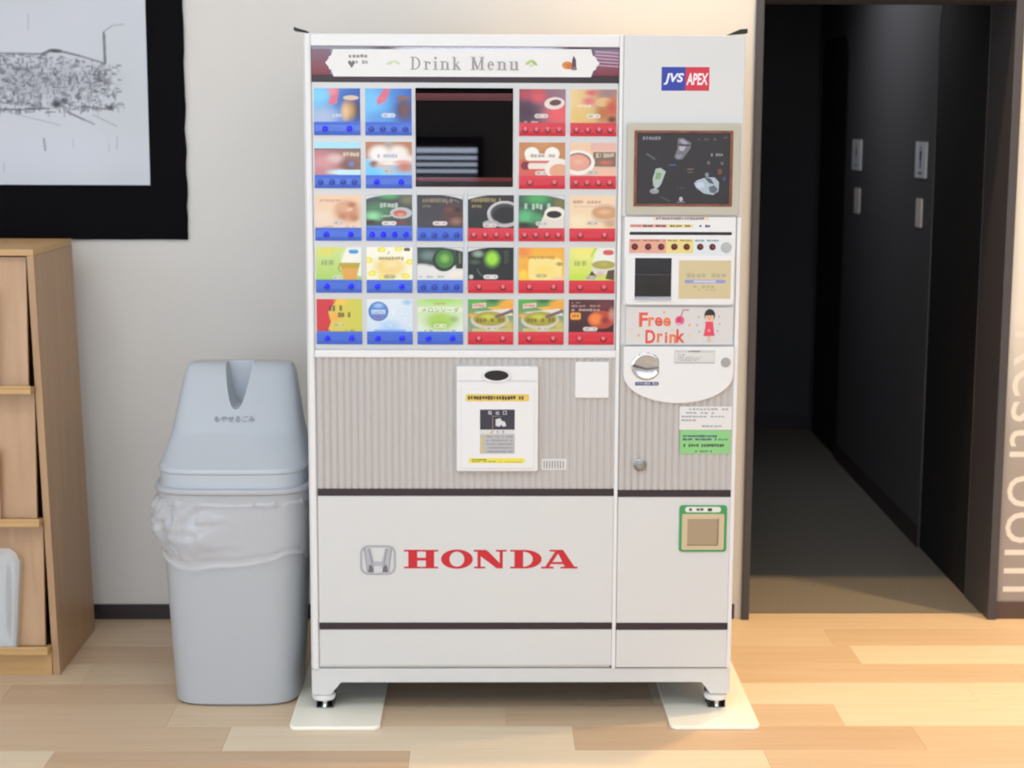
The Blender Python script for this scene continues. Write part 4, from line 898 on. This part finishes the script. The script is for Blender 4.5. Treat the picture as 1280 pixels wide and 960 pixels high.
# round-bottomed white panel with chrome return scoop
sh = [(.838, 1.0195), (.838, .945)] + [(.9845-.1465*math.cos(a), .945-.0775*math.sin(a)) for a in [PI*i/24 for i in range(1, 24)]] + [(1.131, .945), (1.131, 1.0195)]
SP = MB().front(sh, -.014, -.0).build('return_panel', WHITE2, VM, .003)
b = MB(); n = 32
rim = [(.899+.040*math.cos(a)*(1 if math.cos(a) < 0 else .95), .967+.0375*math.sin(a)) for a in [2*PI*i/n for i in range(n)]]
rim = [(min(x, .932), z) for x, z in rim]
b.loft([[(x, -.0148, z) for x, z in rim], [((x-.897)*.95+.897, -.0165, (z-.967)*.95+.967) for x, z in rim], [((x-.897)*.8+.899, -.0150, (z-.967)*.78+.966) for x, z in rim], [((x-.897)*.3+.905, -.0142, (z-.967)*.2+.964) for x, z in rim]], False, True)
SC = b.build('return_scoop', CHROME, SP, smooth=True)
b = MB().prism([(.862, .966), (.874, .9635), (.900, .958), (.931, .963), (.931, .967), (.900, .9625), (.874, .971), (.864, .974)], lambda x, z, t: (x, t, z), -.0185, -.0145)  # dark streak across the chrome scoop
b.build('scoop_streak', mat('dark_steel', '#6A686A', .3, .8, bump=.01), SP, .001)
P = front_print(-.014)
P.poly(rr(.8695, .916, .932, .9255, .002, 2), '#3A3E66').smudge(.873, .892, .921, .005, '#9AA0C4', 4, 3).smudge(.894, .910, .921, .005, '#C8CCE0', 3, 5).smudge(.915, .929, .921, .006, '#A8AED0', 3, 5)
P.build('return_label', SP); P = front_print(-.014)
P.rect(.972, .9745, 1.0805, 1.0105, '#C9C7C4').rect(.974, .9795, 1.0785, 1.0045, '#D9D7D4').smudge(1.01, 1.042, 1.0075, .004, '#6E6C6A', 7, 3).line([(.983, .982), (.983, 1.001)], .0015, '#A2A09E').smudge(.986, 1.0, .998, .004, '#8A8886', 4, 4)
for i in range(3): P.smudge(.986, 1.045-.006*i, .992-.0045*i, .0025, '#A09E9C', 14, 20+i)
P.line([(.974, .977), (1.0785, .977)], .0014, '#A8A6A4')
P.build('sticker', SP)
MB().lathe([(.0125, 0), (.0125, -.003), (.0115, -.004)], (1.109, -.014, .9785), 'Y', 24).build('lock', mat('grey_lock', '#A6A4A2', .4, .3, bump=.01), SP)
# stickers on the fluted panel, lock knob, card reader
MB().box(.990, 1.130, -.0062, -.0048, .795, .858).build('white_notice', mat('white_paper', '#E2DFDC', .6, bump=.01), VM)
P = front_print(-.0062)
for i, (a, b_) in enumerate(((.995, 1.122), (.997, 1.105), (.995, 1.112), (.995, 1.045), (1.05, 1.104))): P.smudge(a, b_, (.851, .841, .831, .821, .805)[i], .0055, '#A4A6AC', int((b_-a)*110), 31+i)
P.rect(.993, .730, 1.1275, .7935, '#8CCB84'); P.smudge(1.0, 1.092, .778, .006, '#34486A', 14, 3); P.smudge(1.0, 1.092, .7695, .0065, '#3E5466', 14, 5); P.smudge(1.095, 1.122, .769, .005, '#5C7E6A', 4, 5); P.smudge(1.002, 1.112, .753, .009, '#3E5A44', 16, 8); P.smudge(1.034, 1.080, .737, .005, '#4E7254', 8, 8)
P.build('notice_print', VM)
MB().box(.9925, 1.128, -.0062, -.0048, .7297, .7938).build('green_notice', mat('green_paper', '#8CCB84', .6, bump=.01), VM)
MB().lathe([(.017, 0), (.017, -.004), (.012, -.007), (.012, -.016), (.009, -.018)], (.886, -.003, .699), 'Y', 24).build('lock_knob', STEEL, VM)
CR = MB().front(rr(.995, .461, 1.123, .589, .008, 4), -.009, -.003).build('card_reader', mat('green_bezel', '#3F9A58', .35, bump=.01), VM, .0015)
MB().front(rr(1.002, .467, 1.116, .566, .004, 3), -.0105, -.008).build('reader_face', mat('beige_plastic', '#CDBB98', .45, bump=.01), CR, .001)
MB().front(rr(1.017, .4815, 1.098, .552, .002, 2), -.0112, -.010).build('reader_screen', mat('brown_screen', '#A99478', .3, bump=.01), CR)
b = MB().box(1.098, 1.1005, -.0125, -.010, .481, .554).box(1.016, 1.0985, -.0115, -.010, .479, .4815); b.build('screen_shade', mat('reader_shade', '#7A6C58', .5, bump=.01), CR)
P = front_print(-.009); P.poly(rr(1.010, .5705, 1.106, .5855, .0065, 4), '#E2E2DA'); P.smudge(1.02, 1.06, .578, .009, '#55604E', 4, 6); P.smudge(1.07, 1.10, .578, .010, '#333A36', 2, 6); P.build('reader_label', CR)

# skirt with leg brackets, feet
sk = [(.0, .061), (.004, .056), (.048, .056), (.056, .062), (.080, .091), (1.066, .091), (1.088, .062), (1.092, .058), (1.141, .058), (1.144, .064), (1.144, .131), (0, .131)]
MB().front(sk, .004, .030).build('skirt', WHITE, VM, .002)
MB().box(.01, MW-.01, .03, .85, .095, .127).build('base_frame', mat('dark_base', '#3A3838', .6, bump=.02), VM)
for xc, yc in ((.033, .058), (1.112, .058), (.033, .80), (1.112, .80)):
    ft = MB().box(xc-.004, xc+.030 if xc < .5 else xc+.014, yc-.022, yc+.05, .016, .052)
    f_ = MB().prism([(yc-.03, .0125), (yc+.055, .0125), (yc+.055, .095), (yc+.02, .095), (yc-.022, .052)], lambda y, z, t: (t, y, z), xc-.024, xc-.020)
    f_.prism([(yc-.03, .0125), (yc+.055, .0125), (yc+.055, .095), (yc+.02, .095), (yc-.022, .052)], lambda y, z, t: (t, y, z), xc+.020, xc+.024).box(xc-.024, xc+.024, yc-.03, yc+.055, .0115, .0155)
    fo = f_.build('foot', mat('foot_dark_steel', '#2E2E30', .4, .6, bump=.02), VM, .001)
    MB().lathe([(.026, 0), (.029, .006), (.029, .014), (.024, .018)], (xc-.003, .034 if yc < .5 else yc, .037), 'Z', 24, 1.12).build('foot_cap', WHITE2, fo, smooth=False)
    MB().lathe([(.009, 0), (.007, .006), (.007, .024)], (xc, .030 if yc < .5 else yc-.008, .0155), 'Z', 14).build('levelling_bolt', CHROME, fo)

# cream floor plates under the feet
padm = mat('cream_resin_plate', '#FFFBEC', .35, bump=.01)
for xa, xb, lb in ((-.05, .193, 'cream rounded floor plate under the machine foot beside the bin'), (.9688, 1.211, 'cream rounded floor plate under the machine foot beside the passage')):
    pd = MB().prism(rr(xa, -.121, xb, .88, .022, 5), lambda x, y, t: (x, y, t), 0.0, .011).build('floor_plate', padm, None, .003)
    tag(pd, lb, 'floor plate')

# ------------------------------------------------------------------ rubbish bin
BC = -.222
BIN = thing('rubbish_bin', (BC, .23, 0), 'grey plastic rubbish bin with notched sloping lid beside the vending machine', 'bin')
binm = mat('grey_bin_plastic', '#B5B8BC', .42, bump=.03, bscale=300); lidm = mat('pale_grey_lid_plastic', '#BBC1C8', .38, bump=.03, bscale=300)
def sring(z, hw, y0, y1, e=4.0, n=64, c=BC, wob=None):
    out = []; yc = (y0+y1)/2; hd = (y1-y0)/2
    for i in range(n):
        a = 2*PI*i/n; ca, sa = math.cos(a), math.sin(a); k = 1+(wob(a) if wob else 0)
        out.append((c + hw*k*math.copysign(abs(ca)**(2/e), ca), yc + hd*k*math.copysign(abs(sa)**(2/e), sa), z))
    return out
body = MB().loft([sring(0.0, .166, .078, .385), sring(.008, .175, .068, .395), sring(.30, .190, .058, .402), sring(.572, .203, .05, .41), sring(.574, .211, .040, .417), sring(.604, .212, .038, .418), sring(.608, .2165, .031, .423), sring(.614, .2175, .029, .424), sring(.620, .2165, .031, .423), sring(.622, .211, .038, .417), sring(.622, .20, .052, .405)])
body.build('bin_body', binm, BIN, smooth=True).data.set_sharp_from_angle(angle=.7)
lid = MB().loft([sring(.615, .199, .052, .405), sring(.617, .2035, .047, .41), sring(.658, .2035, .048, .409), sring(.662, .2065, .044, .412), sring(.668, .207, .0435, .412), sring(.674, .2055, .046, .411), sring(.679, .201, .056, .407), sring(.748, .183, .158, .400, 4.5), sring(.756, .180, .166, .399, 4.5), sring(.895, .157, .268, .388, 5), sring(.915, .152, .284, .384, 5), sring(.927, .143, .300, .378, 5), sring(.930, .130, .312, .370, 5)])
lo = lid.build('lid', lidm, BIN)
cut = [(BC+x, .812+(.948-.812)*(abs(x)/.0405)**2.4) for x in [.0405*i/12 for i in range(-12, 13)]]
co = MB().front(cut, 0.0, .352).build('cutter', binm)
bo = lo.modifiers.new('notch', 'BOOLEAN'); bo.object = co; bo.operation = 'DIFFERENCE'; bo.solver = 'EXACT'
dg = bpy.context.evaluated_depsgraph_get(); dg.update()
nm = bpy.data.meshes.new_from_object(lo.evaluated_get(dg)); lo.modifiers.remove(bo); lo.data = nm; nm.name = 'lid'
bpy.data.objects.remove(co)
nm.shade_smooth(); nm.set_sharp_from_angle(angle=.6)
vv = Vector((0, .109, .146)).normalized(); nn = Vector((0, -vv.z, vv.y))
P = Print((BC, .1885, .788), (1, 0, 0), vv, nn, lift=.0022)
P.text('もやせるごみ', 0, 0, .019, '#7E838C', wide=.112, offset=.006); P.build('lid_lettering', lo)
# liner folded over the rim
bagm = bpy.data.materials.new('clear_plastic_film'); bagm.use_nodes = True; nt = bagm.node_tree; pb = nt.nodes['Principled BSDF']
pb.inputs['Base Color'].default_value = lin('#E4E4E8'); pb.inputs['Roughness'].default_value = .22; pb.inputs['Alpha'].default_value = .38; pb.inputs['Specular IOR Level'].default_value = .9
b = MB(); rings = []; nz = 22; nr = 150
def crk(a, t): return noise.noise(Vector((math.cos(a)*5.5+t*2, math.sin(a)*5.5, t*6))) + .6*noise.noise(Vector((math.cos(a)*14, math.sin(a)*14+7, t*13+a*1.5)))
for k in range(nz+1):
    t = k/nz; ring = []
    for i in range(nr):
        a = 2*PI*i/nr; ca, sa = math.cos(a), math.sin(a)
        z = .590 - t*(.175 + .022*math.sin(a*3+1) + .012*noise.noise(Vector((ca*4, sa*4, 2))))
        g = .006 + .020*math.sin(PI*min(1, t*1.1))**.7 + .016*crk(a, t)*math.sin(PI*min(1, .08+t))**.5 + (.004 if t > .93 else 0)
        g = max(.004, g); base = .2045 if z > .575 else .190+(z-.30)*.0473
        if ca > 0: g = min(g, .012)
        hw = base+g; yc = .23; hd = .175+(z-.3)*.02+g
        ring.append((BC+hw*math.copysign(abs(ca)**.5, ca), yc+hd*math.copysign(abs(sa)**.5, sa), z))
    rings.append(ring)
bag = b.loft(rings, False, False).build('bin_liner', bagm, BIN, smooth=True)

# ------------------------------------------------------------------ magazine rack
rackw = wood('beech_veneer_side', '#B08C68', '#BC9872', (22, 22, 1.6), .45); rackf = wood('beech_veneer_front', '#BC9672', '#C8A37F', (22, 22, 1.6), .45)
rackl = wood('beech_edge', '#C49C68', '#D0A872', (1.6, 22, 22), .45)
RX, RL, RY0, RY1, RZ = -.786, -1.70, .345, .80, 1.245
RK = thing('magazine_rack', ((RX+RL)/2, .57, 0), 'beech magazine rack with three sloping tiers beside the bin', 'rack')
SPL = lambda z: .016-.032*z/1.245
MB().prism([(RX-.020, 0), (RX, 0), (RX, RZ-.018), (RX-.020, RZ-.018)], lambda x, z, t: (x+SPL(z), t, z), RY0, RY1).build('side_panel', rackw, RK, .0015)
MB().box(RL, RL+.020, RY0, RY1, 0, RZ-.018).build('side_panel', rackw, RK, .0015)
MB().box(RL, RX-.016, RY0, RY1, RZ-.018, RZ).build('top_panel', rackl, RK, .0015)
MB().box(RL+.02, RX-.036, RY1-.012, RY1, 0, RZ-.018).build('back_panel', rackw, RK)
MB().box(RL+.02, RX-.008, RY0+.008, RY0+.024, 0, .072).build('plinth', rackl, RK, .001)
for z0, z1 in ((.855, 1.222), (.470, .836), (.090, .452)):
    fl = MB().prism([(RY0-.002, z0), (RY0+.012, z0), (RY0+.040, z1), (RY0+.026, z1)], lambda y, z, t: (t, y, z), RL+.024, RX-.028+SPL(z1)).build('sloping_board', rackf, RK, .001)
    MB().box(RL+.022, RX-.021+SPL(z0), RY0-.042, RY0+.02, z0-.017, z0-.002).build('ledge', rackl, fl, .002)
    MB().box(RL+.022, RX-.021+SPL(z0), RY0-.042, RY0-.034, z0-.002, z0+.007).build('ledge_lip', rackl, fl, .002)
# leaflets on the ledges: only their right-hand parts show
def leaflet(name, x0, x1, zb, h, col, label, cat, t=.004, art_=None):
    r = thing(name, ((x0+x1)/2, RY0-.03, zb), label, cat)
    yb = lambda z: RY0-.030+(z-zb)*.07
    MB().prism([(0, zb), (t, zb), (t, zb+h), (0, zb+h)], lambda q, z, s_: (s_, yb(z)+q, z), x0, x1).build('cover', mat(name+'_'+col[1:], col, .35, bump=.01), r)
    if art_:
        vv = Vector((0, .07, 1)).normalized(); P = Print((x0, RY0-.030, zb), (1, 0, 0), vv, Vector((0, -1, .07)).normalized()); art_(P, x1-x0, h); P.build('cover_print', r)
    return r
def a_or(P, w, h):
    P.rect(0, 0, w, h*.45, '#E4DCD4'); P.rect(0, h*.45, w, h*.6, '#D8722E'); P.rect(.02, h*.68, w-.02, h*.9, '#E8B48A'); P.smudge(.02, w-.02, h*.3, .012, '#8A8078', 12, 3); P.smudge(.02, w-.02, h*.2, .012, '#8A8078', 12, 4)
leaflet('brochure', -1.125, -.917, .470, .205, '#E3944E', 'orange and white brochure on the middle tier of the rack', 'brochure', art_=a_or)
leaflet('brochure', -1.12, -.913, .855, .28, '#8A6A5A', 'brown brochure on the top tier of the rack', 'brochure')
# clear holder with a white leaflet on the lowest tier
LH = thing('leaflet_holder', (-.96, RY0-.02, .09), 'clear leaflet holder with white leaflets on the lowest tier of the rack', 'leaflet holder')
yb = lambda z: RY0-.028+(z-.09)*.06
acr = bpy.data.materials.new('clear_acrylic'); acr.use_nodes = True; ab = acr.node_tree.nodes['Principled BSDF']
ab.inputs['Base Color'].default_value = lin('#E8ECEE'); ab.inputs['Alpha'].default_value = .35; ab.inputs['Roughness'].default_value = .08; ab.inputs['Specular IOR Level'].default_value = .9
MB().prism([(-1.07, .092), (-.888, .092), (-.872, .35), (-.88, .372), (-.90, .385), (-1.07, .385)], lambda x, z, t: (x, yb(z)+t, z), -.006, -.003).build('holder_front', acr, LH, .001)
MB().prism([(-.888, .092), (-.885, .092), (-.869, .35), (-.872, .35)], lambda x, z, t: (x, yb(z)+t, z), -.006, .016).build('holder_side', acr, LH)
MB().prism([(-1.06, .096), (-.897, .096), (-.885, .34), (-.895, .365), (-1.06, .365)], lambda x, z, t: (x, yb(z)+t, z), .0, .012).build('leaflet', mat('white_leaflet', '#CDCCCA', .5, bump=.02), LH)
MB().prism([(-.912, .15), (-.902, .12), (-.896, .20), (-.897, .32), (-.908, .34), (-.913, .24)], lambda x, z, t: (x, yb(z)+t, z), -.0015, -.0005).build('leaflet_fold', mat('leaflet_fold_grey', '#55565A', .5, bump=.01), LH)

# ------------------------------------------------------------------ wall hanging with an ink drawing
WH = thing('wall_hanging', (-1.15, .90, 1.235), 'black cloth wall hanging with a white ink drawing above the rack', 'wall hanging')
def edge(n, f, amp, seed): return [amp*noise.noise(Vector((seed, i*f, 3.1))) for i in range(n)]
pts = []
nr_ = 30; e1 = edge(nr_+1, .55, .006, 1.0); e2 = edge(nr_+1, .3, .004, 9.0)
for i in range(nr_+1): pts.append((-1.86+(1.397)*i/nr_, 1.235+e2[i]))
for i in range(1, nr_+1): pts.append((-.463+e1[i]+(.006 if i in (24, 25) else 0), 1.235+(1.03)*i/nr_))
pts += [(-1.86, 2.265)]
MB().front(pts, .905, .9185).build('backing_cloth', mat('black_cloth', '#0D0C10', .9, spec=.12, bump=.15, bscale=300), WH, .004)
MB().box(-1.75, -.576, .902, .906, 1.4055, 2.16).build('paper', mat('white_print_paper', '#CFD2DA', .7, bump=.03, vary=.03, vscale=5), WH)
P = Canvas((-1.75, .902, 1.4055), (1, 0, 0), (0, 0, 1), (0, -1, 0), 470, 302, '#CFD2DA', 1.174, .7545)
P.soft(.75, .65, .5, .12, '#C4C9C8', .7); P.soft(1.1, .2, .15, .4, '#C6CCCE', .6); P.soft(.9, .1, .4, .1, '#D4D8E2', .6)
q = random.Random(11)
def D(zx, zy): return (-1.048+zx/4/190*.474+1.75, 1.973-zy/4*(1.973-1.406)/231-1.4055)
def stroke(a, b_, w, g): P.line([D(*a), D(*b_)], w, g, .75)
GS = ['#2E2E34', '#4A4A52', '#66666E', '#84848C', '#9C9CA4', '#B2B3BC']
P.soft(*D(330, 400), .22, .085, '#9A9CA4', .55); P.soft(*D(90, 400), .12, .09, '#9A9CA4', .5)
xr = lambda: q.uniform(-900, 610)
def inside(x, y): 
    top = 270+ (0 if x < 250 else (x-250)*.15); return top < y < 560-(0 if x < 420 else (x-420)*.1)
for i in range(2300):                                     # tangled penwork of the plant
    x, y = xr(), q.uniform(262, 560)
    if not inside(x, y): continue
    l = q.uniform(6, 34); a = q.choice([0, 0, PI/2, PI/2, q.uniform(0, PI)]) + q.gauss(0, .12)
    stroke((x, y), (x+l*math.cos(a), y+l*math.sin(a)), q.uniform(.0018, .0058), q.choice(GS[1:5]))
for i in range(90):
    x, y = xr(), q.uniform(300, 545)
    if inside(x, y): P.soft(*D(x, y), q.uniform(.006, .018), q.uniform(.005, .016), q.choice(GS[1:4]), q.uniform(.4, .8))
for i in range(30):
    x, y = xr(), q.uniform(290, 540)
    if inside(x, y): P.soft(*D(x, y), q.uniform(.006, .014), q.uniform(.005, .014), '#D4D7DE', .8)
for k in range(5): stroke((-600, 262+k*3), (20, 272+k), .002, GS[2]); 
for a, b_, w, g in (((20, 268), (240, 270), .006, GS[2]), ((240, 272), (285, 252), .009, GS[0]), ((285, 252), (340, 258), .010, GS[0]), ((340, 258), (430, 280), .007, GS[1]), ((430, 280), (555, 318), .006, GS[2]),
                    ((552, 315), (548, 160), .008, GS[1]), ((548, 320), (552, 170), .006, GS[2]), ((548, 160), (590, 130), .004, GS[3]), ((590, 130), (650, 122), .004, GS[4]), ((10, 160), (18, 300), .006, GS[2]), ((10, 290), (30, 310), .012, GS[1]),
                    ((0, 545), (130, 548), .007, GS[1]), ((-500, 545), (0, 540), .006, GS[1]), ((130, 548), (270, 540), .006, GS[2]), ((340, 550), (490, 620), .006, GS[3]), ((360, 560), (440, 600), .005, GS[2]), ((480, 570), (600, 630), .004, GS[4]), ((420, 530), (580, 545), .006, GS[2]),
                    ((590, 525), (640, 520), .004, GS[2]), ((630, 510), (640, 545), .003, GS[3]), ((60, 560), (320, 625), .003, GS[4]), ((235, 690), (240, 755), .007, GS[3]), ((378, 690), (382, 740), .003, GS[5]), ((600, 680), (595, 745), .003, GS[4]), ((560, 710), (555, 760), .003, GS[5]), ((33, 810), (30, 860), .004, GS[5]), ((180, 75), (178, 155), .005, GS[5]), ((-120, 700), (-118, 750), .005, GS[4])):
    stroke(a, b_, w, g)
for x, y, rx, rz, g, al in ((305, 520, .026, .016, GS[0], 1), (340, 500, .014, .012, GS[0], .9), (305, 255, .028, .008, GS[0], .9), (570, 535, .014, .010, GS[0], .9), (18, 82, .010, .010, GS[2], .8), (0, 530, .012, .010, GS[0], .9), (125, 345, .016, .010, GS[1], .7), (200, 530, .03, .014, GS[1], .6), (520, 375, .008, .022, GS[1], .7), (560, 410, .018, .016, GS[1], .6), (590, 470, .012, .008, GS[2], .6), (60, 400, .02, .01, GS[1], .6), (-200, 400, .05, .03, GS[1], .6), (-420, 500, .05, .02, GS[1], .7)):
    P.soft(*D(x, y), rx, rz, g, al)
P.build('ink_drawing', WH)
